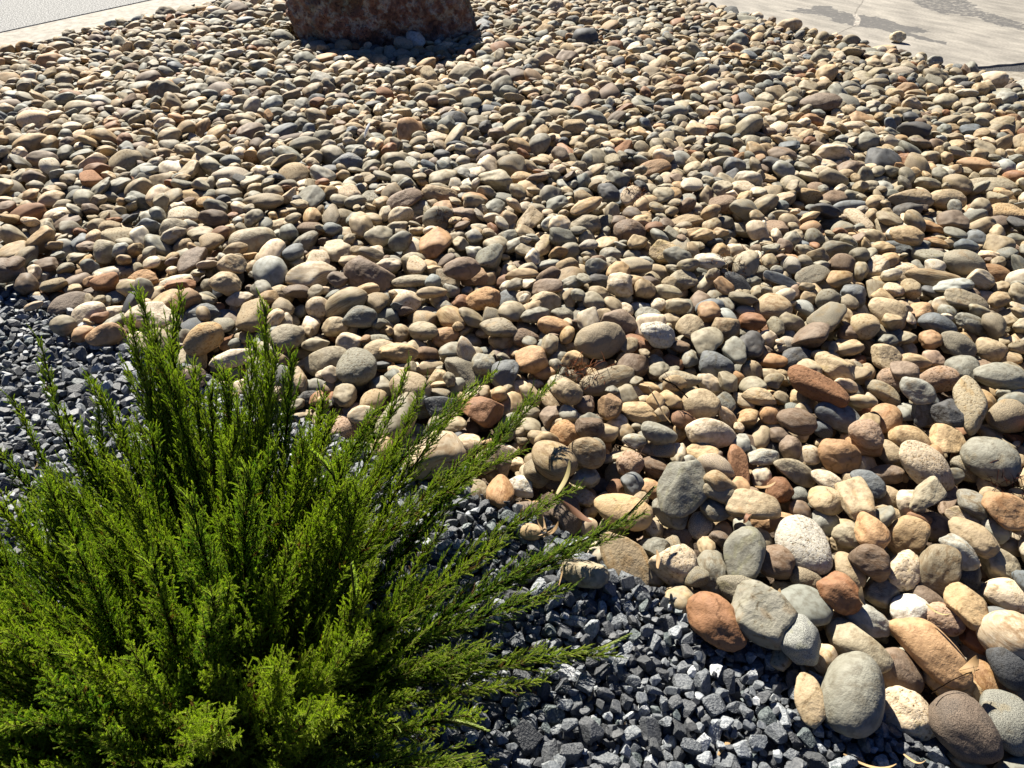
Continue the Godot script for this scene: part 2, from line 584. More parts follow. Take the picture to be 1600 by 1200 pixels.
# Concrete with the dark dried spill that crosses it, the crack and the trowel streaks.
func concrete_mat() -> StandardMaterial3D:
	var size := 1024
	var x0 := 0.6
	var z0 := -8.2
	var span := 5.2
	var n := FastNoiseLite.new()
	n.seed = 5
	n.frequency = 0.012
	n.fractal_octaves = 5
	n.fractal_gain = 0.6
	var s := FastNoiseLite.new()
	s.seed = 9
	s.frequency = 0.05
	s.fractal_octaves = 4
	var im := Image.create(size, size, false, Image.FORMAT_RGB8)
	var run := slab_d
	var spills := []
	for shape in [[[1222, 17], [1240, 15], [1262, 12], [1272, 8.5], [1298, 9.5], [1303, 15], [1330, 21], [1344, 23], [1380, 29], [1410, 39], [1452, 47], [1450, 52], [1420, 50], [1455, 60], [1484, 68], [1476, 69], [1440, 62], [1395, 52], [1345, 41], [1310, 35], [1285, 25], [1250, 19]], [[1428, 6], [1432, -4], [1500, -6], [1540, 20], [1600, 38], [1600, 47], [1560, 40], [1520, 26], [1470, 20]]]:
		var poly := PackedVector2Array()
		for p in shape:
			poly.append(flat(on_plane(p[0], p[1], 0.07)))
		spills.append(poly)
	var crack := PackedVector2Array()
	for p in [[1352, -8], [1348, 3], [1341, 12], [1336, 22], [1341, 30], [1338, 40], [1322, 46], [1305, 55], [1300, 60]]:
		crack.append(flat(on_plane(p[0], p[1], 0.07)))
	var base := [0.515, 0.495, 0.46]
	for j in size:
		for i in size:
			var p := Vector2(x0 + (i + 0.5) * span / size, z0 + (j + 0.5) * span / size)
			var q := Vector2(p.dot(run) * 0.25, run.cross(p)) * (size / span)
			var v := n.get_noise_2d(i, j) * 0.16 + s.get_noise_2dv(q) * 0.14 + s.get_noise_2d(i * 5.0, j * 5.0) * 0.12
			im.set_pixel(i, j, Color(base[0] * (1.0 + v), base[1] * (1.0 + v), base[2] * (1.0 + v)))
	for k in spills.size():
		var poly: PackedVector2Array = spills[k]
		var a := poly[0]
		var b := poly[0]
		for p in poly:
			a = a.min(p)
			b = b.max(p)
		for j in range(maxi(0, int((a.y - 0.1 - z0) / span * size)), mini(size, int((b.y + 0.1 - z0) / span * size))):
			for i in range(maxi(0, int((a.x - 0.1 - x0) / span * size)), mini(size, int((b.x + 0.1 - x0) / span * size))):
				var p := Vector2(x0 + (i + 0.5) * span / size, z0 + (j + 0.5) * span / size)
				p += Vector2(s.get_noise_2d(i * 0.8, j * 0.8), s.get_noise_2d(i * 0.8 + 500, j * 0.8)) * 0.06
				var worn := s.get_noise_2d(i * 1.2 + 90.0, j * 4.0)
				if Geometry2D.is_point_in_polygon(p, poly) and worn < (0.5 if k == 0 else 0.26):
					var c := im.get_pixel(i, j)
					im.set_pixel(i, j, c.lerp(Color(0.275, 0.27, 0.265), clampf(0.86 - 0.5 * absf(worn) + 0.2 * s.get_noise_2d(i * 7.0, j * 7.0), 0.3, 0.95)))
	for k in crack.size() - 1:
		for t in 60:
			var p := crack[k].lerp(crack[k + 1], t / 60.0)
			p.x += 0.012 * s.get_noise_1d(k * 300.0 + t * 6.0)
			var i := int((p.x - x0) / span * size)
			var j := int((p.y - z0) / span * size)
			if i > 0 and j > 0 and i < size - 1 and j < size - 1:
				im.set_pixel(i, j, Color(0.33, 0.31, 0.29))
				if k in [3, 4]:   # the crumbled pale length of the crack
					for d in range(-3, 4):
						if s.get_noise_2d(i * 9.0 + d * 40.0, j * 9.0) > -0.1:
							im.set_pixel(clampi(i + d, 0, size - 1), j, Color(0.62, 0.595, 0.55))
	var m := StandardMaterial3D.new()
	m.albedo_texture = ImageTexture.create_from_image(im)
	m.roughness = 0.8
	m.metallic_specular = 0.4
	m.uv1_scale = Vector3(1.0 / span, 1.0 / span, 1)
	m.uv1_offset = Vector3(-x0 / span, -z0 / span, 0)
	m.heightmap_enabled = true
	m.heightmap_texture = m.albedo_texture
	m.heightmap_scale = 0.4
	return m


# ---------------------------------------------------------------- dark crushed gravel

func build_gravel() -> void:
	var bed := Node3D.new()
	bed.name = numbered("gravel")
	bed.set_meta("kind", "structure")
	bed.set_meta("label", "dark blue-grey crushed gravel around the juniper")
	add_child(bed)
	var fd := Field.new(-2.1, -3.0, 1.5, -0.22, 0.006)
	var wide: PackedVector2Array = Geometry2D.offset_polygon(gravel_poly, 0.05)[0]
	for j in fd.nz:
		for i in fd.nx:
			var p := Vector2(fd.x0 + i * fd.cell, fd.z0 + j * fd.cell)
			fd.ok[j * fd.nx + i] = 1 if Geometry2D.is_point_in_polygon(p, wide) else 0
	fd.h.fill(0.02)
	var meshes := []
	var mats := []
	for k in 20:
		meshes.append(chip_mesh(900 + k))
	var tones := [srgb(0.27, 0.275, 0.28), srgb(0.35, 0.355, 0.36), srgb(0.43, 0.44, 0.445), srgb(0.52, 0.53, 0.53), srgb(0.62, 0.63, 0.63), srgb(0.74, 0.74, 0.73), srgb(0.38, 0.41, 0.40)]
	for t in tones:
		var m := base_mat(t.linear_to_srgb(), "gravel", "grain", 0.22, 0.17, 0.62)
		m.metallic_specular = 0.5
		m.vertex_color_use_as_albedo = true
		mats.append(m)
	var white_mat := base_mat(Color.WHITE, "gravel", "", 0.0, 0.17, 0.62)
	white_mat.metallic_specular = 0.5
	white_mat.vertex_color_use_as_albedo = true
	var placed := []   # [transform, tone, mesh, apparent size, cell, top]
	for attempt in 60000:
		var best := Vector2.ZERO
		var low := 9.0
		for g in 4:
			var p := Vector2(rng.randf_range(-2.05, 1.45), rng.randf_range(-2.95, -0.27))
			var hh := fd.h[fd.at(p.x, p.y)]
			if hh < low and fd.inside(p.x, p.y, 0.05) and fd.ok[fd.at(p.x, p.y)]:
				low = hh
				best = p
		if low > 0.062:
			continue
		var px := to_pixel(Vector3(best.x, 0.07, best.y))
		if px.x < -160 or px.x > 1700 or px.y > 1330:
			continue
		var a := 0.0115 * exp(rng.randfn() * 0.38)
		a = clampf(a, 0.005, 0.026)
		if attempt > 46000:   # fines that settle between
			a *= 0.5
		var s := Vector3(a, a * rng.randf_range(0.4, 0.8), a * rng.randf_range(0.55, 0.95))
		var b := Basis.from_euler(Vector3(rng.randf_range(-0.7, 0.7), rng.randf() * TAU, rng.randf_range(-0.7, 0.7)))
		fd.measure(b, s * 0.93)
		var c := fd.at(best.x, best.y)
		var y := fd.rest(c)
		for g in 5:
			var c2 := c + rng.randi_range(-3, 3) + fd.nx * rng.randi_range(-3, 3)
			var y2 := fd.rest(c2)
			if y2 < y:
				y = y2
				c = c2
		if y > 0.08:
			continue
		y -= s.y * 0.12
		fd.stamp(c, y, false)
		var at := Vector3(fd.x0 + (c % fd.nx) * fd.cell, y, fd.z0 + (c / fd.nx) * fd.cell)
		var u := rng.randf()
		var tone := 0 if u < 0.16 else 1 if u < 0.42 else 2 if u < 0.66 else 3 if u < 0.81 else 6 if u < 0.88 else 4 if u < 0.975 else 5
		placed.append([Transform3D(b * Basis.from_scale(s), at), tone, rng.randi() % meshes.size(), 0.0, c, y + s.y])
	var order := []
	for k in placed.size():
		var q: Array = placed[k]
		var at: Vector3 = q[0].origin
		var px := to_pixel(at)
		var open: bool = fd.h[q[4]] < q[5] + 0.004 and px.x > 5 and px.x < 1595 and px.y > 430 and px.y < 1195
		var clear := px.x > 690.0 + (px.y - 800.0) * 0.15 or (px.x < 250.0 and px.y < 700.0)
		q[3] = q[0].basis.x.length() / depth_of(at) if open and clear else 0.0
		order.append(k)
	order.sort_custom(func(i, j): return placed[i][3] > placed[j][3])
	var buckets := []
	for k in meshes.size():
		buckets.append([])
	for r in order.size():
		var q: Array = placed[order[r]]
		if r < 300:
			var o := put("gravel_chip", meshes[q[2]], mats[q[1]], bed)
			o.transform = q[0]
		else:
			var col: Color = tones[q[1]] * rng.randf_range(0.85, 1.15)
			buckets[q[2]].append([q[0], col])
	for k in meshes.size():
		scatter("gravel_chips", meshes[k], white_mat, buckets[k], bed)

func scatter(called: String, mesh: Mesh, mat: Material, items: Array, parent: Node3D) -> MultiMeshInstance3D:
	var mm := MultiMesh.new()
	mm.transform_format = MultiMesh.TRANSFORM_3D
	mm.use_colors = true
	mm.mesh = mesh
	mm.instance_count = items.size()
	for i in items.size():
		mm.set_instance_transform(i, items[i][0])
		var c: Color = items[i][1]
		c.a = 1.0
		mm.set_instance_color(i, c)
	var o := MultiMeshInstance3D.new()
	o.name = called
	o.multimesh = mm
	o.material_override = mat
	o.set_meta("kind", "stuff")
	parent.add_child(o, true)
	return o


# ---------------------------------------------------------------- the boulder

var boulder_at: Vector3

func build_boulder() -> void:
	var front := on_plane(588, 68, 0.06)
	boulder_at = front + Vector3(0.02, 0.12, -0.22)
	var m := stone_mesh(5, 11.0, 10, 0.26, 0.06, 0.07, Color(0.66, 0.8, 0.78), 0.36, 4251)
	var mat := base_mat(Color(0.84, 0.90, 0.95), "boulder", "pit_height", 3.0, 0.9, 0.92)
	mat.vertex_color_use_as_albedo = true
	var o := put("boulder", m, mat)
	o.position = boulder_at
	o.basis = Basis.from_euler(Vector3(0.0, -0.12, 0.03)) * Basis.from_scale(Vector3(0.61, 0.56, 0.42))
	tag(o, "big rust-brown lichen-stained boulder standing in the stone bed", "boulder")


# ---------------------------------------------------------------- river stones

# Stones that stand out in the photograph: centre, length, breadth, tilt of the length and kind, in the pixels of one enlarged part of it.
# The letter is the tone; a is broken, p pitted, f a thin slab; a name marks a stone that others are described by.
const TILES := [
	[1000, 750, 2.6667, [[328, 45, 130, 100, 0, "k"], [318, 125, 120, 100, 0, "g"], [470, 105, 190, 120, 0, "t"], [580, 45, 105, 100, 90, "r"], [668, 65, 75, 70, 0, "g"], [768, 85, 140, 100, -10, "t"], [895, 75, 200, 110, -45, "t"], [950, 40, 150, 80, 0, "u"], [1040, 75, 140, 90, 10, "t"], [1130, 105, 120, 115, 0, "c"], [1200, 65, 150, 100, 80, "k"], [1283, 80, 135, 62, 100, "b"], [1385, 100, 130, 95, -5, "l"], [1530, 130, 180, 130, -10, "o"], [1025, 150, 170, 80, 5, "t"], [550, 170, 180, 90, 25, "o"], [668, 130, 95, 75, -15, "b"], [770, 180, 110, 105, 0, "l"], [125, 130, 150, 115, -10, "g"], [252, 190, 115, 95, 90, "c"], [345, 220, 95, 90, 0, "o"], [155, 230, 110, 75, 0, "b"], [60, 285, 120, 100, 0, "g"], [140, 360, 190, 165, 20, "cp", "pitted cream stone by the gravel"], [295, 385, 170, 130, -70, "g"], [435, 305, 205, 150, 100, "g", "upright pale grey stone"], [560, 340, 150, 135, 0, "b"], [685, 275, 240, 185, -35, "wp", "pitted white stone"], [870, 235, 130, 115, 25, "k"], [955, 210, 150, 110, -30, "o"], [1115, 235, 150, 140, 80, "y"], [1235, 200, 130, 120, 0, "b"], [1385, 235, 190, 110, -15, "t"], [1345, 160, 130, 70, 0, "c"], [1480, 195, 140, 90, -30, "l"], [1330, 300, 165, 95, -15, "l"], [1245, 370, 170, 145, 100, "k"], [1100, 375, 170, 125, 95, "cp"], [960, 335, 150, 130, 0, "b"], [870, 380, 150, 110, -45, "t"], [1365, 395, 120, 100, 0, "d"], [1495, 355, 165, 115, -5, "k"], [690, 415, 130, 90, -15, "t"], [835, 470, 170, 140, -10, "ra", "rust-orange block"], [1000, 468, 135, 110, -5, "g"], [605, 465, 110, 85, 0, "cp"], [430, 465, 210, 110, 5, "k"], [510, 570, 265, 190, -10, "ga", "big grey stone by the gravel"], [320, 590, 255, 170, -25, "r", "orange-brown stone half in the gravel"], [705, 535, 140, 95, -70, "k"], [660, 665, 200, 160, -40, "l"], [590, 740, 100, 75, 90, "k"], [940, 580, 190, 105, -5, "l"], [840, 610, 170, 110, -15, "ta"], [905, 690, 270, 140, 0, "k", "wide tan stone with a broken top"], [1130, 550, 150, 145, 0, "w"], [1190, 490, 150, 100, 0, "b"], [1270, 580, 145, 115, 0, "p"], [1365, 530, 180, 130, -40, "y"], [1420, 465, 80, 70, 0, "g"], [1530, 480, 170, 115, 5, "c"], [1410, 660, 150, 100, 0, "r"], [1215, 705, 325, 155, -15, "o", "long orange-brown stone"], [1080, 635, 130, 70, 0, "l"], [1395, 725, 110, 90, -30, "k"], [1550, 650, 210, 195, 0, "c", "big smooth cream stone"], [1540, 780, 180, 130, -35, "d"], [1080, 795, 200, 165, -10, "b", "smooth brown stone"], [885, 885, 320, 225, -72, "g", "big grey egg stone"], [705, 915, 200, 110, -50, "t"], [1115, 975, 235, 180, 0, "cp", "broken cream stone"], [1310, 870, 240, 160, 0, "y"], [1445, 840, 170, 125, -35, "o", "bright orange egg stone"], [1550, 870, 140, 100, -30, "o"], [1345, 1035, 265, 205, -25, "b", "big ringed brown stone"], [1520, 1000, 215, 205, 0, "g", "big grey-green stone"], [1220, 1120, 150, 135, 60, "d"], [1550, 1150, 180, 110, 0, "t"], [1370, 1185, 200, 70, 0, "t"]]],
	[900, 400, 2.6667, [[25, 65, 80, 60, 0, "t"], [110, 40, 100, 55, -10, "g"], [218, 55, 110, 60, 15, "o"], [345, 70, 100, 65, 0, "t"], [440, 100, 115, 75, 25, "k"], [540, 80, 110, 60, -15, "g"], [555, 25, 120, 60, -5, "w"], [375, 15, 130, 40, 0, "t"], [890, 45, 105, 80, 0, "o"], [755, 70, 130, 60, 10, "k"], [1040, 45, 130, 60, 0, "t"], [185, 120, 115, 90, -10, "c"], [295, 118, 105, 65, 10, "b"], [385, 150, 110, 55, -5, "k"], [95, 155, 90, 60, 0, "t"], [125, 185, 72, 68, 0, "t"], [200, 180, 70, 60, 0, "g"], [40, 198, 65, 50, 0, "u"], [985, 85, 110, 90, 30, "k"], [1050, 130, 110, 55, 0, "w"], [1155, 165, 115, 90, 0, "ua"], [1245, 55, 100, 90, 0, "ca"], [1370, 75, 130, 90, 0, "cp"], [1500, 100, 225, 75, 5, "t", "long tan bar stone"], [685, 140, 175, 75, -45, "df", "leaning dark slab"], [860, 100, 150, 40, -10, "uf"], [920, 150, 70, 68, 0, "p"], [515, 185, 90, 85, 90, "b"], [412, 220, 130, 80, 20, "t"], [265, 215, 90, 45, 10, "l"], [300, 260, 110, 90, 0, "g"], [130, 220, 90, 80, 0, "t"], [550, 235, 100, 80, -20, "o"], [620, 205, 100, 70, -35, "g"], [710, 230, 80, 45, 0, "c"], [820, 215, 145, 100, -5, "t"], [955, 215, 90, 55, -20, "l"], [1070, 195, 120, 65, 10, "t"], [1190, 235, 85, 60, -20, "w"], [1300, 235, 160, 100, -15, "t"], [1065, 260, 110, 85, 5, "l"], [1365, 155, 130, 80, -10, "cp"], [1435, 240, 115, 95, 30, "o"], [1510, 285, 140, 80, -5, "u", "dark blue-grey oval stone"], [1535, 215, 100, 80, 0, "c"], [50, 250, 60, 50, 0, "c"], [180, 280, 140, 110, -20, "ba"], [100, 350, 195, 135, 8, "t", "big striped tan stone"], [345, 330, 145, 95, -5, "wp"], [475, 300, 110, 100, 10, "t"], [545, 300, 80, 40, 90, "b"], [620, 300, 112, 108, 0, "t"], [735, 275, 110, 70, 0, "r"], [825, 270, 80, 75, 0, "t"], [905, 290, 85, 50, 0, "c"], [980, 330, 135, 110, 5, "b"], [805, 345, 78, 72, 0, "c"], [765, 310, 50, 48, 0, "c"], [720, 325, 80, 55, 0, "g"], [695, 380, 130, 70, 15, "t"], [590, 355, 90, 50, 0, "b"], [495, 360, 100, 40, 0, "d"], [245, 365, 120, 75, -15, "r"], [1135, 325, 80, 70, 0, "b"], [1225, 320, 110, 75, 0, "c"], [1375, 345, 95, 60, 0, "y"], [1475, 350, 90, 70, 0, "o"], [1570, 370, 90, 80, 0, "l"], [890, 370, 90, 65, 0, "c"], [790, 400, 70, 55, 0, "b"], [915, 435, 155, 105, 40, "da", "dark blue-grey chunk"], [1080, 460, 165, 95, -20, "t"], [1135, 385, 110, 80, 0, "g"], [1290, 420, 130, 90, -25, "t"], [1415, 440, 110, 60, 0, "t"], [1490, 430, 90, 65, 0, "p"], [1370, 480, 110, 80, 0, "b"], [1510, 515, 140, 115, 10, "p"], [580, 455, 140, 100, -15, "u", "notched blue-grey stone"], [478, 430, 80, 75, 90, "l"], [400, 450, 90, 75, 0, "r"], [335, 465, 110, 80, -70, "t"], [240, 460, 130, 115, 60, "ba"], [130, 520, 225, 110, 25, "k", "long tilted greyish tan stone"], [730, 480, 85, 80, 0, "t"], [820, 500, 110, 50, 0, "t"], [660, 520, 90, 80, 0, "o"], [555, 535, 110, 70, -15, "c"], [435, 515, 160, 70, 5, "k"], [245, 575, 120, 70, 10, "c"], [1005, 545, 250, 105, -15, "rp", "long pitted red-brown stone"], [1200, 495, 95, 80, 90, "t"], [1310, 515, 100, 80, -30, "p"], [1425, 560, 130, 95, -25, "l"], [1280, 565, 150, 65, -15, "k"], [1160, 565, 75, 65, 0, "g"], [750, 545, 120, 55, 0, "t"], [765, 585, 130, 65, 0, "t"], [945, 605, 120, 75, -15, "y"], [140, 625, 110, 98, 90, "oa"], [275, 655, 170, 85, -5, "y"], [450, 575, 95, 75, 30, "g"], [520, 620, 150, 125, 10, "t"], [450, 685, 100, 75, 0, "r"], [620, 625, 110, 85, -60, "g"], [705, 680, 110, 90, 5, "y"], [810, 665, 90, 70, 0, "o"], [695, 605, 100, 50, -20, "t"], [920, 690, 150, 100, -5, "b"], [1095, 665, 180, 105, -10, "u", "smooth dark grey oval stone"], [1030, 720, 85, 75, -30, "u"], [1290, 680, 125, 120, 90, "o", "round orange-tan stone"], [1380, 650, 90, 85, 90, "l"], [1205, 640, 85, 60, 0, "r"], [1450, 650, 110, 95, -45, "ua"], [1555, 660, 130, 115, 0, "da", "two-toned broken dark stone"], [1215, 740, 130, 100, -20, "p"], [1200, 790, 140, 85, 5, "o"], [1395, 770, 165, 100, -10, "y"], [1540, 765, 140, 110, -35, "ya"], [1310, 820, 110, 90, -30, "t"], [1460, 880, 235, 140, -25, "cp", "layered cream stone"], [1095, 835, 165, 130, -5, "o", "freckled orange-brown stone"], [565, 740, 185, 110, 5, "c"], [345, 740, 145, 85, -5, "g"], [245, 775, 100, 65, 5, "l"], [130, 740, 90, 75, 0, "t"], [60, 715, 110, 90, 0, "b"], [355, 805, 115, 80, -5, "t"], [290, 800, 75, 60, 0, "t"], [55, 820, 122, 118, 0, "k"], [440, 730, 90, 70, 90, "y"], [690, 780, 90, 70, 90, "l"], [770, 760, 100, 70, 90, "t"], [850, 750, 90, 70, 0, "b"], [895, 795, 92, 88, 0, "b"], [780, 840, 125, 72, 30, "l"], [715, 820, 80, 70, 0, "g"], [970, 830, 95, 80, 0, "c"], [535, 830, 145, 90, -5, "y"], [680, 885, 195, 85, -58, "ra", "pointed red-brown wedge stone"], [910, 900, 175, 90, -5, "k"], [770, 925, 90, 80, 90, "c"], [225, 870, 120, 110, -40, "p"], [350, 885, 160, 80, -10, "b"], [45, 930, 100, 75, 0, "l"], [600, 950, 130, 100, -5, "t"], [445, 965, 240, 185, 70, "gf", "upright grey slab"], [170, 970, 82, 78, 0, "r"], [310, 970, 100, 85, 0, "o"], [850, 975, 105, 103, 0, "r"], [1045, 935, 130, 70, -5, "c"], [1215, 950, 145, 90, -10, "u"], [1295, 910, 125, 85, 10, "b"], [195, 1060, 230, 130, -10, "y", "cream and orange oval stone"]]],
	[450, 400, 2.6667, [[340, 80, 200, 140, -40, "ba", "big angular brown stone"], [520, 105, 165, 50, 0, "k"], [660, 105, 110, 80, -10, "t"], [780, 90, 115, 80, 10, "o"], [975, 80, 130, 55, 0, "y"], [910, 110, 90, 65, 0, "r"], [530, 30, 100, 85, 0, "k"], [725, 50, 150, 80, 10, "b"], [260, 155, 140, 55, -25, "c"], [440, 165, 130, 50, 0, "c"], [510, 150, 70, 50, 0, "g"], [600, 150, 120, 45, 0, "t"], [630, 185, 75, 65, 0, "t"], [720, 195, 80, 65, 0, "r"], [810, 180, 135, 95, 0, "op", "pitted orange stone"], [920, 200, 118, 102, 90, "u", "rounded blue-grey stone"], [1065, 205, 140, 100, 5, "t"], [1080, 130, 130, 70, 0, "b"], [1160, 160, 80, 60, 0, "l"], [1240, 200, 65, 50, 0, "u"], [125, 215, 95, 80, 0, "c"], [205, 235, 80, 60, 0, "o"], [265, 200, 70, 35, 0, "g"], [95, 290, 90, 80, 90, "c"], [300, 255, 130, 90, 0, "ga"], [200, 295, 110, 80, 0, "t"], [470, 325, 80, 70, 90, "t"], [565, 250, 130, 75, 0, "g"], [565, 310, 115, 80, 0, "k"], [655, 335, 110, 80, 15, "o"], [740, 295, 70, 45, 0, "t"], [880, 300, 150, 80, 0, "k"], [895, 355, 115, 75, -15, "y"], [990, 345, 105, 85, 0, "bp"], [1080, 345, 100, 92, 90, "la"], [1110, 290, 130, 80, 0, "o"], [30, 340, 100, 90, 90, "k"], [115, 370, 110, 60, 0, "k"], [365, 350, 130, 40, 0, "g"], [165, 440, 175, 120, 20, "k"], [285, 460, 155, 150, 0, "gp", "round speckled grey stone"], [185, 495, 80, 70, 0, "c"], [40, 515, 110, 75, 80, "t"], [125, 540, 100, 65, -10, "g"], [210, 545, 80, 60, 0, "l"], [385, 390, 130, 80, 0, "t"], [460, 400, 150, 75, -15, "y"], [540, 390, 90, 80, 0, "t"], [400, 455, 85, 65, 0, "o"], [510, 560, 152, 146, 0, "t", "round tan stone behind the juniper"], [630, 520, 100, 92, 90, "t"], [590, 465, 120, 60, 0, "t"], [740, 495, 205, 105, -40, "ka", "faceted grey stone"], [815, 450, 95, 90, 0, "g"], [905, 490, 125, 115, 30, "ua", "dark blue-grey lump by the juniper tips"], [800, 645, 175, 135, -15, "ra", "squared rust-brown stone by the juniper tips"], [875, 580, 110, 75, 0, "t"], [700, 395, 110, 60, 0, "r"], [820, 405, 70, 50, 0, "g"], [875, 415, 60, 58, 0, "b"], [920, 420, 62, 58, 0, "o"], [1015, 430, 130, 110, 0, "o"], [1130, 435, 95, 70, 0, "g"], [1210, 440, 85, 70, 0, "t"], [1070, 490, 90, 55, 0, "o"], [1025, 535, 80, 35, 0, "c"], [1165, 565, 120, 100, -20, "t"], [1090, 600, 105, 85, -50, "t"], [1230, 620, 90, 80, 0, "b"], [1100, 675, 110, 95, 60, "b"], [1195, 680, 95, 65, -10, "c"], [1010, 650, 80, 60, 0, "k"], [920, 715, 155, 88, 45, "g", "leaning grey stone by the juniper tips"], [1045, 760, 105, 75, -20, "t"], [1155, 745, 120, 105, -40, "op"], [1260, 700, 90, 80, 0, "g"], [1320, 735, 100, 70, 0, "t"], [1405, 735, 76, 74, 0, "t"], [1105, 845, 175, 140, -40, "t", "big smooth tan stone"], [1245, 820, 145, 115, -10, "t"], [1035, 905, 120, 90, -25, "k"], [1115, 945, 115, 70, 0, "b"], [1235, 925, 120, 70, 20, "l"], [885, 980, 140, 110, 80, "o"], [975, 960, 115, 85, -30, "w"], [785, 990, 115, 98, 90, "k"], [1000, 1075, 195, 95, 0, "b", "long brown stone by the gravel edge"], [1160, 1080, 170, 140, 70, "ba", "upright brown stone with a split face"], [1225, 1005, 110, 80, -30, "cp"], [1010, 1150, 85, 65, 0, "yp"], [640, 700, 130, 80, 0, "k"], [245, 715, 155, 110, 15, "p", "smooth pinkish stone behind the juniper"], [55, 670, 90, 55, 0, "t"], [290, 645, 110, 60, 0, "p"], [95, 600, 130, 70, -10, "dp"], [225, 600, 80, 65, 0, "d"], [525, 795, 130, 80, 0, "k"], [830, 855, 110, 90, 60, "k"], [895, 850, 140, 88, 100, "ba"], [640, 630, 130, 85, 0, "uf"]]],
	[500, 750, 2.6667, [[1285, 355, 330, 165, -55, "tf", "tan wedge stone pointing into the gravel"], [1100, 385, 190, 105, -10, "k"]]],
	[0, 400, 2.6667, [[30, 55, 110, 90, -5, "b"], [75, 105, 90, 40, 0, "l"], [55, 135, 100, 35, 0, "l"], [150, 130, 90, 45, 0, "l"], [120, 55, 60, 55, 0, "t"], [205, 155, 120, 65, 5, "r"], [255, 98, 100, 45, 0, "u"], [350, 70, 90, 45, 5, "o"], [320, 115, 110, 70, 20, "b"], [215, 45, 80, 45, 0, "p"], [445, 20, 90, 45, 0, "o"], [515, 30, 70, 40, 0, "g"], [460, 75, 120, 50, 0, "c"], [415, 155, 120, 75, 0, "b"], [500, 135, 100, 70, 0, "b"], [140, 208, 75, 30, 0, "c"], [290, 205, 165, 85, 10, "b", "reddish brown stone at the gravel edge"], [365, 245, 135, 95, 25, "c", "pale cream egg stone at the gravel edge"], [465, 255, 140, 90, 15, "c"], [265, 290, 95, 80, 0, "k"], [345, 325, 90, 60, 0, "o"], [440, 330, 140, 80, 5, "o"], [580, 160, 90, 40, 0, "u"], [600, 105, 110, 80, 0, "op"], [730, 120, 190, 65, 0, "c"], [700, 190, 160, 80, 15, "y"], [615, 250, 180, 100, -10, "c"], [850, 240, 135, 75, 0, "u"], [955, 275, 110, 90, -50, "u", "slanting blue-grey stone"], [740, 290, 120, 90, 0, "c"], [850, 345, 150, 120, 0, "yp", "knobbly pitted tan stone"], [545, 350, 110, 50, 15, "c"], [965, 375, 95, 55, 0, "o"], [965, 430, 170, 75, 0, "c"], [795, 430, 130, 110, 0, "k"], [1075, 350, 80, 70, 0, "t"], [1200, 335, 130, 95, 0, "k"], [1310, 365, 110, 60, -10, "k"], [945, 115, 120, 90, 0, "t"], [965, 35, 110, 80, 0, "t"], [1165, 160, 110, 75, -15, "t"], [1000, 180, 105, 55, 10, "c"], [980, 545, 140, 60, 0, "c"], [800, 510, 110, 90, 0, "b"]]],
	[0, 150, 4.0, [[365, 755, 160, 120, -5, "c", "round cream stone"], [115, 525, 160, 85, 0, "y"], [425, 510, 205, 80, 5, "l"], [185, 415, 160, 75, 10, "p"], [1090, 850, 165, 150, 50, "k"], [1500, 310, 150, 95, 0, "l"], [1195, 1040, 195, 120, 45, "b"], [1450, 1055, 165, 120, -5, "t"], [60, 1065, 150, 135, -30, "b"], [930, 910, 185, 80, -20, "k"], [1165, 940, 145, 85, 10, "t"], [660, 975, 150, 125, 60, "k"], [165, 905, 125, 95, 20, "u"], [505, 915, 120, 100, 70, "u"], [285, 915, 200, 80, 10, "c"], [1100, 1170, 280, 80, 0, "c"], [900, 1150, 165, 110, 20, "yp"], [690, 1105, 190, 70, -5, "l"], [715, 600, 115, 85, 0, "w"], [590, 605, 140, 55, -5, "u"], [1280, 545, 145, 75, 0, "t"], [1065, 260, 140, 105, 10, "t"], [710, 245, 180, 75, 0, "y"], [885, 390, 130, 85, 0, "o"], [860, 765, 135, 85, 15, "t"], [165, 1005, 165, 90, 25, "k"], [1570, 905, 280, 180, 10, "k", "biggest smooth greyish tan stone"], [1370, 800, 140, 110, 0, "y"], [1200, 760, 150, 80, -20, "t"]]],
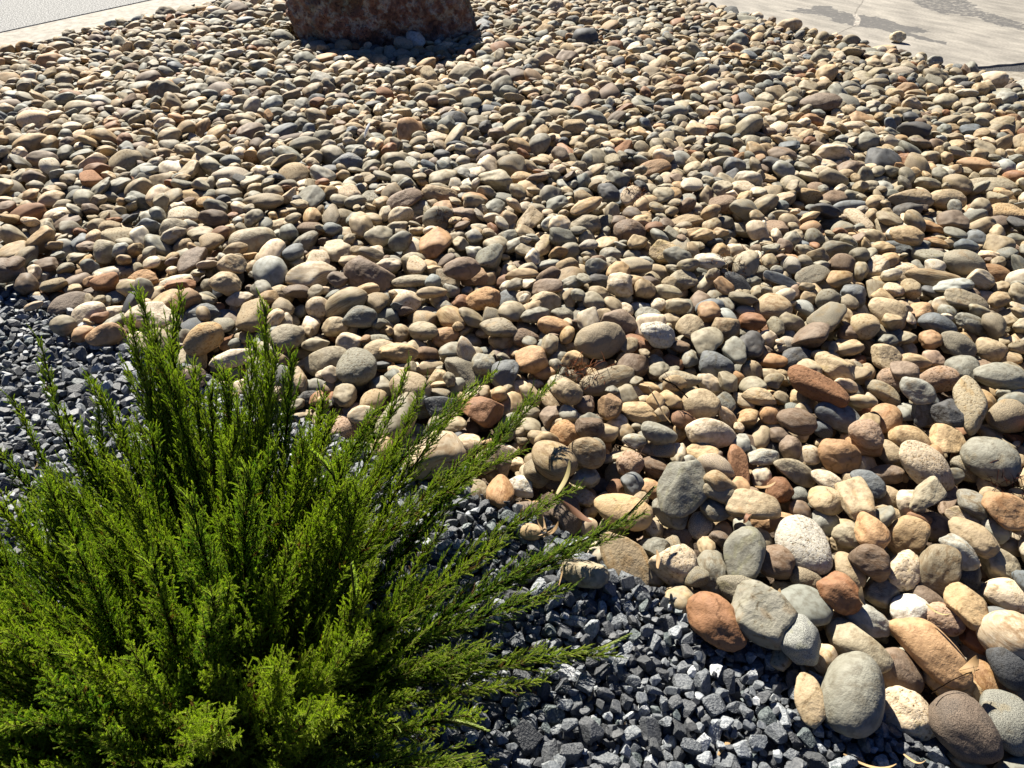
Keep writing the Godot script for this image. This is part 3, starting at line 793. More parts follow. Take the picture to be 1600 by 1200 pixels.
	[400, 150, 4.0, [[110, 1000, 200, 150, 35, "g"], [310, 910, 175, 105, 30, "g"], [165, 810, 235, 95, 5, "t"], [165, 740, 205, 80, 0, "k"], [355, 755, 120, 108, 70, "y"], [470, 750, 130, 100, 80, "t"], [550, 755, 120, 105, 45, "k"], [590, 800, 130, 55, 0, "b"], [720, 785, 130, 100, -20, "t"], [715, 665, 165, 130, 0, "gp"], [1040, 710, 190, 105, 0, "l", "smooth light grey oval stone"], [1145, 610, 215, 110, -15, "t"], [930, 650, 190, 115, 15, "b"], [1370, 660, 160, 95, -10, "o"], [1215, 695, 150, 80, 15, "ga"], [1315, 750, 195, 120, -15, "b"], [1530, 790, 130, 118, 90, "o"], [1410, 840, 180, 80, -5, "k"], [1590, 920, 195, 150, 15, "ga", "blocky grey stone"], [860, 880, 175, 70, 68, "df", "thin dark slab on edge"], [570, 880, 130, 110, 10, "t"], [515, 980, 150, 65, -10, "o"], [365, 1010, 125, 90, -10, "y"], [990, 1060, 145, 130, 0, "k"], [835, 1035, 150, 65, 10, "l"], [1290, 1065, 195, 105, 15, "p"], [1100, 820, 160, 90, 10, "t"], [665, 530, 205, 85, 10, "k"], [580, 420, 170, 120, -10, "u"], [455, 480, 145, 85, 0, "d"], [165, 230, 185, 85, 20, "u"], [215, 280, 240, 85, 10, "b"], [1020, 205, 170, 85, 5, "o"], [1235, 175, 180, 140, 10, "d", "rounded dark stone"], [1395, 175, 140, 95, -15, "k"], [265, 80, 150, 90, -20, "k"], [595, 80, 100, 95, 0, "l"], [930, 470, 150, 105, -35, "k"], [865, 320, 115, 110, 0, "t"], [985, 335, 115, 85, 30, "l"], [420, 370, 240, 80, 10, "t"], [900, 50, 110, 75, 20, "y"]]],
	[800, 150, 4.0, [[435, 60, 130, 125, 0, "b"], [745, 865, 205, 155, -35, "ba", "flat-topped brown stone"], [450, 815, 195, 125, 15, "k"], [105, 790, 195, 140, 60, "t"], [265, 805, 170, 100, 15, "l"], [465, 690, 195, 78, 30, "y"], [600, 705, 150, 95, -65, "c"], [600, 610, 150, 100, -25, "d"], [960, 985, 190, 130, -5, "tp"], [1165, 880, 220, 110, 10, "y", "big yellowish tan stone"], [1075, 800, 205, 95, 20, "y"], [1320, 675, 180, 110, 0, "bp"], [1245, 1035, 155, 95, 0, "w", "bright white stone"], [470, 975, 165, 80, -5, "k"], [615, 1000, 125, 100, 0, "l"], [885, 455, 175, 105, 10, "o"], [1050, 400, 150, 110, 0, "l"], [1035, 485, 185, 70, 0, "k"], [725, 495, 110, 105, 10, "b"], [520, 490, 170, 110, 20, "k"], [675, 260, 140, 90, 10, "k"], [920, 320, 115, 110, 0, "k"], [165, 310, 125, 90, 10, "g"], [330, 350, 130, 85, -35, "r"], [1040, 695, 110, 95, -60, "u"], [950, 670, 120, 80, 10, "k"], [1215, 525, 120, 95, -25, "l"], [1280, 500, 110, 90, 90, "b"], [1325, 355, 180, 85, -10, "k"], [1475, 370, 125, 90, -30, "g"], [1130, 210, 135, 95, -30, "c"], [215, 205, 100, 80, 0, "t"], [90, 525, 190, 100, -5, "y"], [165, 430, 195, 95, 15, "t"], [1440, 840, 150, 80, -10, "k"], [1345, 875, 110, 80, 20, "u"], [1430, 970, 170, 75, -5, "c"], [1245, 770, 150, 85, -5, "b"], [915, 820, 115, 100, 0, "kp"], [200, 930, 150, 92, 65, "t"]]],
	[1200, 150, 4.0, [[165, 570, 160, 135, -40, "k", "egg-shaped greyish stone"], [305, 590, 130, 118, 60, "b"], [520, 470, 165, 125, 20, "ba", "purplish brown chunk"], [235, 360, 140, 120, -20, "k"], [700, 580, 145, 105, -20, "l"], [890, 650, 225, 115, 15, "t"], [1125, 650, 195, 125, 10, "t"], [1180, 550, 150, 100, -10, "y"], [1360, 575, 295, 125, 8, "k", "long wedge-shaped tan stone"], [1490, 750, 225, 135, 0, "yp", "lumpy yellowish stone"], [770, 255, 175, 95, 0, "oa"], [660, 310, 130, 60, 0, "y"], [1320, 235, 150, 95, 10, "k"], [1500, 170, 205, 110, 10, "o"], [1290, 430, 180, 80, 0, "o"], [1310, 480, 190, 75, -5, "k"], [1430, 420, 120, 80, 0, "u"], [565, 770, 205, 88, -25, "cp"], [750, 770, 160, 80, -15, "k"], [730, 830, 145, 78, -45, "k"], [865, 870, 180, 110, -5, "y"], [1000, 925, 180, 95, 10, "rp", "knobbly rust-orange stone"], [800, 965, 205, 110, 5, "u"], [650, 940, 140, 95, -30, "rp"], [650, 880, 170, 90, -15, "t"], [520, 880, 110, 90, 20, "o"], [265, 835, 130, 110, -15, "oa"], [370, 890, 140, 85, 0, "o"], [335, 990, 170, 85, 0, "g"], [95, 925, 150, 75, 0, "k"], [75, 985, 150, 75, -5, "d"], [1045, 805, 150, 85, -10, "l"], [1175, 770, 175, 70, -5, "o"], [1325, 720, 200, 90, 5, "r"], [1310, 905, 150, 115, -20, "u"], [1220, 1040, 230, 140, -10, "k", "flat greyish tan oval stone"], [1515, 985, 175, 115, -20, "p"], [1380, 1130, 220, 140, 10, "o", "round orange-cheeked stone"], [340, 45, 205, 100, 10, "d"], [240, 760, 170, 70, 0, "u"], [505, 695, 190, 80, 20, "u"], [415, 545, 115, 95, -30, "o"], [390, 105, 90, 70, 0, "y"], [60, 170, 130, 90, 10, "k"], [140, 790, 140, 90, -25, "t"], [40, 580, 110, 85, 0, "u"]]],
	[1400, 400, 3.0, [[330, 210, 170, 85, -10, "k"], [540, 300, 135, 105, -30, "kp"], [485, 205, 80, 72, 0, "t"], [360, 320, 140, 75, -5, "g"], [470, 245, 62, 50, 0, "c"], [345, 378, 90, 60, 0, "y"], [290, 420, 165, 100, -15, "k"], [445, 440, 130, 110, 10, "t"], [525, 480, 120, 70, 0, "t"], [575, 400, 80, 75, 0, "y"], [490, 565, 205, 110, 15, "g", "wide grey stone with a shallow dip"], [320, 530, 140, 120, -30, "g"], [300, 575, 80, 65, 0, "c"], [560, 650, 92, 80, 0, "w", "rough white lump"], [440, 640, 130, 42, 0, "y"], [350, 695, 250, 120, -50, "kp"], [530, 755, 162, 148, 0, "t", "big round tan stone"], [450, 960, 230, 190, -30, "g", "biggest smooth grey stone"], [500, 890, 150, 80, -20, "k"], [435, 835, 130, 65, -10, "y"], [340, 1000, 170, 110, 0, "k"], [440, 1090, 120, 80, 0, "t"], [550, 855, 90, 80, 0, "ra"]]],
	[800, 0, 2.0, [[228, 120, 70, 62, 20, "d", "dark upright stone"], [965, 240, 52, 50, 0, "d"], [1320, 245, 62, 34, 0, "y"], [430, 40, 66, 28, 0, "b"], [45, 62, 64, 30, 0, "y"], [640, 122, 52, 34, 0, "t"], [965, 320, 110, 48, 8, "b"]]],
	[0, 0, 4.0, [[1250, 62, 110, 66, 0, "b"], [1205, 165, 130, 66, -8, "o"], [925, 505, 150, 105, 20, "bp"], [1050, 490, 140, 75, -25, "k"], [630, 545, 140, 90, 15, "y"], [1480, 535, 120, 90, 0, "t"], [290, 310, 120, 60, 0, "p"], [1490, 340, 160, 70, 15, "c"], [1150, 320, 110, 70, 20, "k"]]],
	[400, 0, 4.0, [[570, 365, 190, 85, 20, "g"], [490, 355, 150, 75, 20, "g"], [1185, 515, 130, 95, 20, "y"], [1045, 570, 150, 80, 0, "t"], [1540, 425, 130, 75, 0, "p"], [995, 250, 120, 95, -60, "w"], [925, 280, 110, 70, -25, "g"], [1190, 190, 140, 110, 60, "b"], [180, 410, 140, 80, 0, "k"]]]]

# The half lengths and axes of a stone whose outline on the photograph is an ellipse of LONG by SHORT metres, tilted by ANGLE.
func stone_pose(p: Vector3, long_: float, short_: float, angle: float, slab: bool) -> Array:
	var view := (Vector3(0, CAM_Y, 0) - p).normalized()
	var right := Vector3.UP.cross(view).normalized()
	var up := view.cross(right)
	var a := deg_to_rad(angle)
	var m := right * cos(a) + up * sin(a)
	var across := -right * sin(a) + up * cos(a)
	var thin := (Vector3.UP * 0.8 + view * 0.3 + Vector3(rng.randfn(), 0, rng.randfn()) * 0.16).normalized()
	if slab:
		thin = (Vector3.UP * 0.45 + view * 0.75 + right * 0.15).normalized()
	var x := (m - view * (m.dot(thin) / view.dot(thin))).normalized()
	var z := x.cross(thin).normalized()
	var b := Basis(x, thin, z)
	var ratio := 0.3 if slab else rng.randf_range(0.62, 0.82)
	var s := Vector3(long_ / 2.0, short_ / 2.0 * ratio, short_ / 2.0)
	for i in 6:
		var e1 := sqrt(pow(s.x * x.dot(m), 2) + pow(s.y * thin.dot(m), 2) + pow(s.z * z.dot(m), 2))
		var e2 := sqrt(pow(s.x * x.dot(across), 2) + pow(s.y * thin.dot(across), 2) + pow(s.z * z.dot(across), 2))
		s.x = clampf(s.x * long_ / 2.0 / e1, long_ * 0.3, long_ * 1.1)
		s.z = clampf(s.z * short_ / 2.0 / e2, short_ * 0.3, short_ * 1.0)
		s.y = minf(s.x, s.z) * ratio
	return [b, s]

func build_stones() -> void:
	# shapes
	var tints := [Color(1.03, 0.9, 0.75), Color(1.22, 1.2, 1.17), Color(0.82, 0.85, 0.88), Color(0.76, 0.71, 0.64), Color(1.1, 1.0, 0.86), Color(0.9, 0.79, 0.68)]
	var worn := []
	var broken := []
	var smooth := []
	for k in 12:
		smooth.append(stone_mesh(4, rng.randf_range(4.2, 6.5), rng.randi_range(3, 6), rng.randf_range(0.14, 0.34), rng.randf_range(0.012, 0.03), 0.008, tints[k % tints.size()], rng.randf_range(0.1, 0.45), 850 + k))
	for k in 46:
		worn.append(stone_mesh(4, rng.randf_range(5.5, 13.0), rng.randi_range(5, 10), rng.randf_range(0.2, 0.48), rng.randf_range(0.015, 0.055), 0.012, tints[k % tints.size()], rng.randf_range(0.1, 0.5), 100 + k))
	for k in 14:
		broken.append(stone_mesh(4, rng.randf_range(16.0, 32.0), rng.randi_range(7, 11), rng.randf_range(0.35, 0.5), 0.035, 0.025, tints[k % tints.size()], rng.randf_range(0.15, 0.5), 300 + k))
	var common := []
	for k in 18:
		common.append(stone_mesh(3, rng.randf_range(5.5, 14.0), rng.randi_range(5, 10), rng.randf_range(0.2, 0.48), rng.randf_range(0.02, 0.07), 0.016, tints[k % tints.size()], rng.randf_range(0.1, 0.5), 500 + k))
	for k in 6:
		common.append(stone_mesh(3, rng.randf_range(16.0, 30.0), rng.randi_range(7, 10), rng.randf_range(0.35, 0.5), 0.035, 0.025, tints[k % tints.size()], rng.randf_range(0.15, 0.5), 700 + k))

	# where stones may lie
	var fd := Field.new(-5.6, -8.4, 5.6, -0.15, 0.0125)
	var near_gravel: PackedVector2Array = Geometry2D.offset_polygon(gravel_poly, 0.045)[0]
	var mound := FastNoiseLite.new()
	mound.seed = 3
	mound.frequency = 0.9
	for j in fd.nz:
		for i in fd.nx:
			var p := Vector2(fd.x0 + i * fd.cell, fd.z0 + j * fd.cell)
			var q := j * fd.nx + i
			var kerb := beyond_kerb(p)
			var slab := beyond_slab(p)
			if kerb > 0.0:
				fd.h[q] = 0.09
			elif slab > 0.0:
				fd.h[q] = 0.07
			else:
				var g := Geometry2D.is_point_in_polygon(p, gravel_poly)
				fd.h[q] = 0.08 if g else 0.012 * mound.get_noise_2d(p.x, p.y) - 0.008
				var bl := (p - Vector2(boulder_at.x, boulder_at.z)) / Vector2(0.62, 0.40)
				var in_boulder := bl.length() < 1.0
				if in_boulder:
					fd.h[q] = 0.3
				fd.ok[q] = 0 if g or in_boulder or Geometry2D.is_point_in_polygon(p, near_gravel) or kerb > -0.02 or slab > -0.02 else 1

	var stuff := []   # [transform, colour, mesh]
	var keys := "ttttttttttkkkkkkkkkkkkgggggggccccccllyyyyobbbrud"
	var pick := func() -> Color:
		var c := tone(keys[rng.randi() % keys.length()], 0.1)
		var v := rng.randf_range(0.8, 1.15)
		var w := rng.randfn() * 0.014   # warmer or cooler
		return Color(c.r * (1.0 + w * 2.5), c.g, c.b * (1.0 - w * 2.5)) * v

	# the stones that lie underneath
	var step := 0.062
	for jz in int(8.2 / step):
		for ix in int(11.0 / step):
			var p := Vector2(-5.5 + (ix + rng.randf()) * step, -8.3 + (jz + rng.randf()) * step)
			if p.y < -7.4 or not fd.inside(p.x, p.y, 0.08) or not fd.ok[fd.at(p.x, p.y)]:
				continue
			var px := to_pixel(Vector3(p.x, 0.05, p.y))
			if px.x < -260 or px.x > 1860 or px.y > 1380:
				continue
			var a := rng.randf_range(0.022, 0.042)
			var s := Vector3(a, a * rng.randf_range(0.45, 0.7), a * rng.randf_range(0.7, 0.95))
			var b := Basis.from_euler(Vector3(rng.randfn() * 0.25, rng.randf() * TAU, rng.randfn() * 0.25))
			fd.measure(b, s * 0.9)
			var c := fd.at(p.x, p.y)
			var y := fd.rest(c)
			if y > 0.045:
				continue
			fd.stamp(c, y, false)
			stuff.append([Transform3D(b * Basis.from_scale(s), Vector3(p.x, y, p.y)), pick.call(), rng.randi() % common.size()])

	# the stones of the list, laid where the photograph shows them
	var listed := []
	for tile in TILES:
		for e in tile[3]:
			listed.append({"px": tile[0] + e[0] / tile[2], "py": tile[1] + e[1] / tile[2], "w": e[2] / tile[2], "h": e[3] / tile[2], "a": e[4], "k": e[5], "name": e[6] if e.size() > 6 else ""})
	listed.sort_custom(func(i, j): return i.w * i.h < j.w * j.h)
	for d in listed:
		var y := 0.085
		var at := on_plane(d.px, d.py, y)
		var scale_ := depth_of(at) / FOCAL
		var pose := stone_pose(at, d.w * scale_ * 1.06, d.h * scale_ * 1.06, d.a, "f" in d.k)
		var b: Basis = pose[0]
		var s: Vector3 = pose[1]
		fd.measure(b, s * 0.92)
		var top := 0.105 + rng.randf_range(0.0, 0.02)
		if not Geometry2D.is_point_in_polygon(flat(at), gravel_poly):
			top += 0.01
		for it in 3:
			if not fd.inside(at.x, at.z, 0.2):
				break
			y = clampf(fd.rest(fd.at(at.x, at.z)) - s.y * (0.1 if fd.ok[fd.at(at.x, at.z)] else 0.15), s.y * 0.5 + 0.03, maxf(top, s.y + 0.035))
			at = on_plane(d.px, d.py, y)
		if fd.inside(at.x, at.z, 0.2):
			fd.stamp(fd.at(at.x, at.z), y, true)
		d.at = at
		d.b = b
		d.s = s
	listed.reverse()

	# the 300 largest are things of their own
	var mats := {}
	var singles := listed.slice(0, 300)
	var labels := label_stones(singles, listed)
	var r2 := RandomNumberGenerator.new()
	r2.seed = 77
	for k in listed.size():
		var d: Dictionary = listed[k]
		var own := tone(d.k[0], 0.12)
		var v := r2.randi_range(0, 4)
		var kind: int = 1 if "p" in d.k else [0, 4, 0, 3, 0, 4, 0, 4, 0, 2][r2.randi() % 10]
		var pool: Array = broken if "a" in d.k or "f" in d.k else worn
		if d.name == "" and r2.randf() < 0.22:
			pool = broken
		for w in ["egg", "smooth", "round", "oval"]:
			if w in d.name and pool == worn:
				pool = smooth
		var mi := r2.randi() % pool.size()
		var place := Transform3D(d.b * Basis.from_scale(d.s * 1.03), d.at)
		if k >= 300:
			stuff.append([place, own * (0.86 + 0.06 * v), r2.randi_range(18, 23) if "a" in d.k or "f" in d.k else r2.randi_range(0, 17)])
			continue
		var key := "%s%d%d" % [d.k[0], v, kind]
		if not mats.has(key):
			mats[key] = stone_mat((own * (0.86 + 0.06 * v)).linear_to_srgb(), kind)
		var o := put("river_stone", pool[mi], mats[key])
		o.transform = place
		tag(o, labels[k], "stone", "larger river stones in the stone bed")

	# all the rest, dropped one after another into the lowest places
	for attempt in 60000:
		var best := Vector2.ZERO
		var low := 9.0
		for g in 3:
			var p := Vector2(rng.randf_range(-5.4, 5.4), -0.3 - 7.1 * sqrt(rng.randf()))
			if absf(p.x) > 0.8 + absf(p.y) * 0.74 or not fd.inside(p.x, p.y, 0.13):
				continue
			var q := fd.at(p.x, p.y)
			if fd.ok[q] and fd.h[q] < low and not fd.taken[q]:
				low = fd.h[q]
				best = p
		if low > 0.075:
			continue
		var a := clampf(0.042 * exp(rng.randfn() * 0.36), 0.016, 0.085)
		if low < 0.05 and attempt > 30000:
			a *= 0.75
		var s := Vector3(a, a * rng.randf_range(0.34, 0.68), a * rng.randf_range(0.58, 0.95))
		var b := Basis.from_euler(Vector3(rng.randfn() * 0.34, rng.randf() * TAU, rng.randfn() * 0.34))
		fd.measure(b, s * 0.92)
		var c := fd.at(best.x, best.y)
		if fd.overlap(c) > 0.12:
			a *= 0.6
			s *= 0.6
			fd.measure(b, s * 0.92)
			if fd.overlap(c) > 0.25:
				continue
		var y := fd.rest(c)
		for g in 5:
			var c2 := c + rng.randi_range(-2, 2) + fd.nx * rng.randi_range(-2, 2)
			if fd.taken[c2] or not fd.ok[c2]:
				continue
			var y2 := fd.rest(c2)
			if y2 < y:
				y = y2
				c = c2
		if y > 0.105:
			continue
		y -= s.y * 0.12
		fd.stamp(c, y, false)
		var at := Vector3(fd.x0 + (c % fd.nx) * fd.cell, y, fd.z0 + (c / fd.nx) * fd.cell)
		stuff.append([Transform3D(b * Basis.from_scale(s * 1.03), at), pick.call(), rng.randi() % common.size()])
	var rest := Node3D.new()
	rest.name = numbered("river_stones")
	rest.set_meta("kind", "stuff")
	rest.set_meta("label", "mixed tan and grey river stones covering the whole bed")
	rest.set_meta("category", "stones")
	add_child(rest)
	var buckets := []
	for k in common.size():
		buckets.append([])
	for e in stuff:
		buckets[e[2]].append([e[0], e[1]])
	for k in common.size():
		scatter("stones", common[k], stone_mat(Color.WHITE, [0, 0, 2, 0, 3, 0, 1, 0][k % 8], false), buckets[k], rest)
	# the one that has rolled out on to the concrete
	var lone := on_plane(1403, 58, 0.1)
	var pose := stone_pose(lone, 0.095, 0.07, 0, false)
	var o := put("river_stone", worn[5], stone_mat(Color(0.84, 0.79, 0.66), 0))
	o.transform = Transform3D(pose[0] * Basis.from_scale(pose[1]), Vector3(lone.x, 0.07 + pose[1].y * 0.98, lone.z))
	tag(o, "single cream stone lying alone on the concrete", "stone")

# Words that tell one stone from the next: size, colour, shape, then the named stone that it lies by.
func label_stones(singles: Array, listed: Array) -> Array:
	var marks := []
	for d in listed:
		if d.name != "":
			marks.append(d)
	var seen := {}
	var out := []
	for d in singles:
		if d.name != "":
			out.append(d.name if d.name.split(" ").size() > 3 else d.name + " in the bed")
			seen[out[-1]] = true
			continue
		var long_cm: float = maxf(d.s.x, d.s.z) * 200.0
		var aspect: float = d.w / d.h
		var words := []
		words.append("large" if long_cm > 11.0 else "small" if long_cm < 6.5 else "")
		if "p" in d.k:
			words.append("pitted")
		if "a" in d.k:
			words.append("angular")
		if "f" in d.k:
			words.append("thin flat")
		words.append(TONES[d.k[0]][3])
		words.append("long" if aspect > 1.85 else "oval" if aspect > 1.3 else "round" if not ("a" in d.k or "f" in d.k) else "")
		words.append("stone")
		var base := " ".join(words.filter(func(w): return w != ""))
		var near := marks.duplicate()
		near.sort_custom(func(i, j): return i.at.distance_squared_to(d.at) < j.at.distance_squared_to(d.at))
		var gap: float = near[0].at.distance_to(d.at)
		var beside := "close beside" if gap < 0.14 else "near" if gap < 0.26 else "a little way from"
		var text := "%s %s the %s" % [base, beside, near[0].name]
		if seen.has(text) or text.split(" ").size() > 16:
			for alt in ["%s between the %s and the %s" % [base, near[0].name, near[1].name], "%s not far from the %s" % [base, near[1].name], "%s not far from the %s" % [base, near[2].name], "%s not far from the %s" % [base, near[3].name]]:
				if not seen.has(alt) and alt.split(" ").size() <= 16:
					text = alt
					break
		seen[text] = true
		out.append(text)
	return out


# ---------------------------------------------------------------- the juniper

func tube(st: SurfaceTool, pts: PackedVector3Array, r0: float, r1: float, sides: int, c0: Color, c1: Color) -> void:
	var rings := []
	var n := pts.size()
	for i in n:
		var t := (pts[mini(i + 1, n - 1)] - pts[maxi(i - 1, 0)]).normalized()
		var u := t.cross(Vector3.UP if absf(t.y) < 0.9 else Vector3.RIGHT).normalized()
		var w := t.cross(u)
		var k := float(i) / (n - 1)
		var ring := []
		for s in sides:
			var a := TAU * s / sides
			var d := u * cos(a) + w * sin(a)
			ring.append([pts[i] + d * lerpf(r0, r1, k), d, c0.lerp(c1, k)])
		rings.append(ring)
	for i in n - 1:
		for s in sides:
			var q := [rings[i][s], rings[i][(s + 1) % sides], rings[i + 1][(s + 1) % sides], rings[i + 1][s]]
			for k in [0, 1, 2, 0, 2, 3]:
				st.set_color(q[k][2])
				st.set_normal(q[k][1])
				st.add_vertex(q[k][0])

# A twig of unit length along +y, closely set with short pointed needles.
func sprig_mesh(sd: int, whorls: int, needle: float, spread: float, pale: float) -> ArrayMesh:
	var r := RandomNumberGenerator.new()
	r.seed = sd
	var st := SurfaceTool.new()
	st.begin(Mesh.PRIMITIVE_TRIANGLES)
	var bend := Vector3(r.randfn(), 0, r.randfn()) * 0.05
	var green := Color(1, 1, 1)
	var fresh := Color(1.5, 1.3, 1.25)
	for w in whorls:
		var t := (w + 0.3) / whorls
		var p := Vector3(0, t, 0) + bend * t * t * 4.0
		for k in 3:
			var a := TAU * (k / 3.0) + w * PI / 3.0 + r.randfn() * 0.25
			var out := Vector3(cos(a), 0, sin(a))
			var side := Vector3(-sin(a), 0, cos(a))
			var ang := spread * (1.0 - 0.55 * t) + r.randfn() * 0.12
			var d := (Vector3.UP * cos(ang) + out * sin(ang)).normalized()
			var ln := needle * r.randf_range(0.75, 1.15) * (1.0 - 0.35 * t)
			var wd := needle * 0.16
			var back := d.cross(side).normalized()
			var tip := p + d * ln + Vector3.UP * ln * 0.12
			var mid := p + d * ln * 0.45
			var base_c := green.lerp(fresh, pale)
			var tip_c := green.lerp(fresh, clampf(pale + 0.25 + 0.35 * t, 0.0, 1.0))
			for q in [[p, mid + side * wd, mid + back * wd * 0.8], [p, mid + back * wd * 0.8, mid - side * wd], [mid + side * wd, tip, mid + back * wd * 0.8], [mid + back * wd * 0.8, tip, mid - side * wd]]:
				var nn: Vector3 = (q[2] - q[0]).cross(q[1] - q[0]).normalized()
				for v in q:
					st.set_color(tip_c if v == tip else base_c)
					st.set_normal(nn)
					st.add_vertex(v)
	tube(st, PackedVector3Array([Vector3.ZERO, Vector3(0, 0.5, 0) + bend, Vector3(0, 1, 0) + bend * 4.0]), 0.018, 0.01, 3, green, fresh)
	return st.commit()

func build_juniper() -> void:
	var root := on_plane(318, 1165, 0.04)
	var bush := Node3D.new()
	bush.name = numbered("juniper_shrub")
	add_child(bush)
	bush.position = Vector3(root.x, 0.03, root.z)
	tag(bush, "spreading green juniper shrub with feathery upright sprays growing in the dark gravel", "shrub")
	var r := RandomNumberGenerator.new()
	r.seed = 31
	var sprigs := []
	for k in 5:
		sprigs.append(sprig_mesh(40 + k, 13, 0.25, 0.85, 0.1 * k))
	var shoot := sprig_mesh(90, 30, 0.075, 0.34, 1.0)
	var leaf := StandardMaterial3D.new()
	leaf.vertex_color_use_as_albedo = true
	leaf.albedo_color = Color(1, 1, 1)
	leaf.roughness = 0.5
	leaf.metallic_specular = 0.35
	leaf.backlight_enabled = true
	leaf.backlight = Color(0.9, 1.0, 0.5)
	var bark := StandardMaterial3D.new()
	bark.vertex_color_use_as_albedo = true
	bark.roughness = 0.85
	# tips: place on the photograph and height above the ground
	var tips := []
	for t in [[222, 466, 0.60], [204, 505, 0.58], [243, 520, 0.58], [268, 545, 0.55], [398, 540, 0.55], [432, 555, 0.52], [330, 610, 0.56], [150, 600, 0.5], [375, 650, 0.58], [283, 462, 0.55], [250, 560, 0.60], [415, 478, 0.58], [305, 575, 0.56], [352, 585, 0.52], [62, 528, 0.46], [100, 640, 0.5], [18, 620, 0.40], [-10, 690, 0.38], [455, 560, 0.5], [505, 622, 0.48], [640, 566, 0.36], [668, 598, 0.34], [590, 640, 0.42], [745, 598, 0.30], [778, 576, 0.28], [868, 594, 0.24], [832, 612, 0.26], [760, 690, 0.3], [815, 705, 0.24], [1008, 802, 0.17, 1], [985, 828, 0.16], [905, 760, 0.2], [888, 922, 0.15], [962, 1022, 0.10, 1], [850, 1062, 0.11], [748, 1117, 0.24, 1], [577, 900, 0.5, 1], [528, 712, 0.55, 1], [475, 690, 0.5], [690, 830, 0.33], [780, 850, 0.25], [650, 960, 0.36], [0, 790, 0.5], [-70, 900, 0.45], [-40, 1010, 0.5], [30, 1000, 0.55], [-60, 1110, 0.5], [20, 1130, 0.56], [120, 1020, 0.62], [215, 1030, 0.62], [335, 930, 0.62], [432, 1040, 0.60], [478, 1115, 0.58], [525, 1122, 0.52], [345, 1140, 0.66], [300, 780, 0.62], [180, 730, 0.58], [390, 740, 0.6], [120, 860, 0.58], [455, 850, 0.56], [620, 1130, 0.42], [560, 1010, 0.46], [240, 880, 0.62], [70, 760, 0.5], [560, 770, 0.48], [640, 720, 0.4]]:
		var p := on_plane(t[0], t[1], t[2])
		tips.append([p - bush.position, true, 0.62 if (t[0] > 600 and t[1] > 560) or t[0] < 105 and t[1] < 720 else 1.0, t.size() > 3])
	for k in 118:
		var az := r.randf() * TAU
		var e := deg_to_rad(r.randf_range(14.0, 80.0))
		var ln := r.randf_range(0.40, 0.60)
		var p := Vector3(cos(az) * cos(e) * 1.15, sin(e), sin(az) * cos(e) * 1.15) * ln
		if p.x > 0.3:
			p *= 0.85
		tips.append([p, false, 1.0])
	for t in tips:
		var tip: Vector3 = t[0]
		var flat_dir := Vector3(tip.x, 0, tip.z)
		var start := flat_dir * (r.randf_range(0.05, 0.5) if tip.y > 0.4 else r.randf_range(0.02, 0.2)) + Vector3(r.randfn(), 0, r.randfn()) * 0.035
		start.y = 0.0
		var ctrl := start.lerp(tip, 0.5) + Vector3(0, -0.03 if tip.y > 0.3 else 0.05, 0) + Vector3(r.randfn(), r.randfn(), r.randfn()) * 0.03
		var pts := PackedVector3Array()
		var length := 0.0
		for i in 15:
			var u := i / 14.0
			var p := start.lerp(ctrl, u).lerp(ctrl.lerp(tip, u), u)
			p += Vector3(sin(u * 9.0 + tip.x * 20.0), 0, cos(u * 8.0 + tip.z * 20.0)) * 0.006 * u * (1.0 - u) * 4.0
			if i > 0:
				length += p.distance_to(pts[i - 1])
			pts.append(p)
		var st := SurfaceTool.new()
		st.begin(Mesh.PRIMITIVE_TRIANGLES)
		var brown := srgb(0.42, 0.30, 0.21)
		var olive := srgb(0.36, 0.36, 0.17)
		tube(st, pts, 0.005, 0.0011, 6, brown, olive)
		var items := []
		var hue := r.randf()
		var base_color := srgb(0.34, 0.475, 0.175).lerp(srgb(0.52, 0.585, 0.17), hue)
		var n := int(length / 0.0112 * lerpf(1.0, t[2], 0.6))
		for k in n:
			var u := lerpf(0.2, 0.985, pow((k + r.randf()) / n, 0.85))
			var f := u * 14.0
			var i := mini(int(f), 13)
			var p := pts[i].lerp(pts[i + 1], f - i)
			var tan_ := (pts[i + 1] - pts[i]).normalized()
			var side := tan_.cross(Vector3.UP).normalized()
			var roll := k * 2.4 + r.randfn() * 0.4
			var perp := side * cos(roll) + tan_.cross(side) * sin(roll)
			var open := lerpf(0.62, 0.3, u) + r.randfn() * 0.08
			var dir := (tan_ * cos(open) + perp * sin(open) + Vector3.UP * (0.3 if tip.y > 0.4 else 0.1)).normalized()
			var ln: float = (0.19 * pow(1.0 - u, 0.6) + 0.016) * r.randf_range(0.4, 1.3) * t[2]
			if u < 0.35:
				ln *= 0.7
			var q1 := p + dir * ln * 0.5
			var q2 := p + (dir + tan_ * 0.25 + Vector3.UP * 0.08).normalized() * ln
			if q2.y < 0.0:
				continue
			tube(st, PackedVector3Array([p, q1, q2]), 0.0014, 0.0005, 3, brown.lerp(olive, u), olive)
			var m := maxi(2, int(ln / 0.0058))
			for s in m:
				var w := (s + 0.6) / m
				var at := p.lerp(q1, w * 2.0) if w < 0.5 else q1.lerp(q2, w * 2.0 - 1.0)
				var ax := (q2 - p).normalized()
				var lateral := ax.cross(perp).normalized() * (1.0 if s % 2 == 0 else -1.0)
				lateral = (lateral + perp * r.randfn() * 0.5).normalized()
				var oa := 0.52 + r.randfn() * 0.14
				var y := (ax * cos(oa) + lateral * sin(oa)).normalized()
				if s == m - 1:
					y = ax
				var sl := lerpf(0.025, 0.012, w) * r.randf_range(0.75, 1.2) * lerpf(1.0, 0.75, u)
				var x := y.cross(Vector3(r.randfn(), r.randfn(), r.randfn())).normalized()
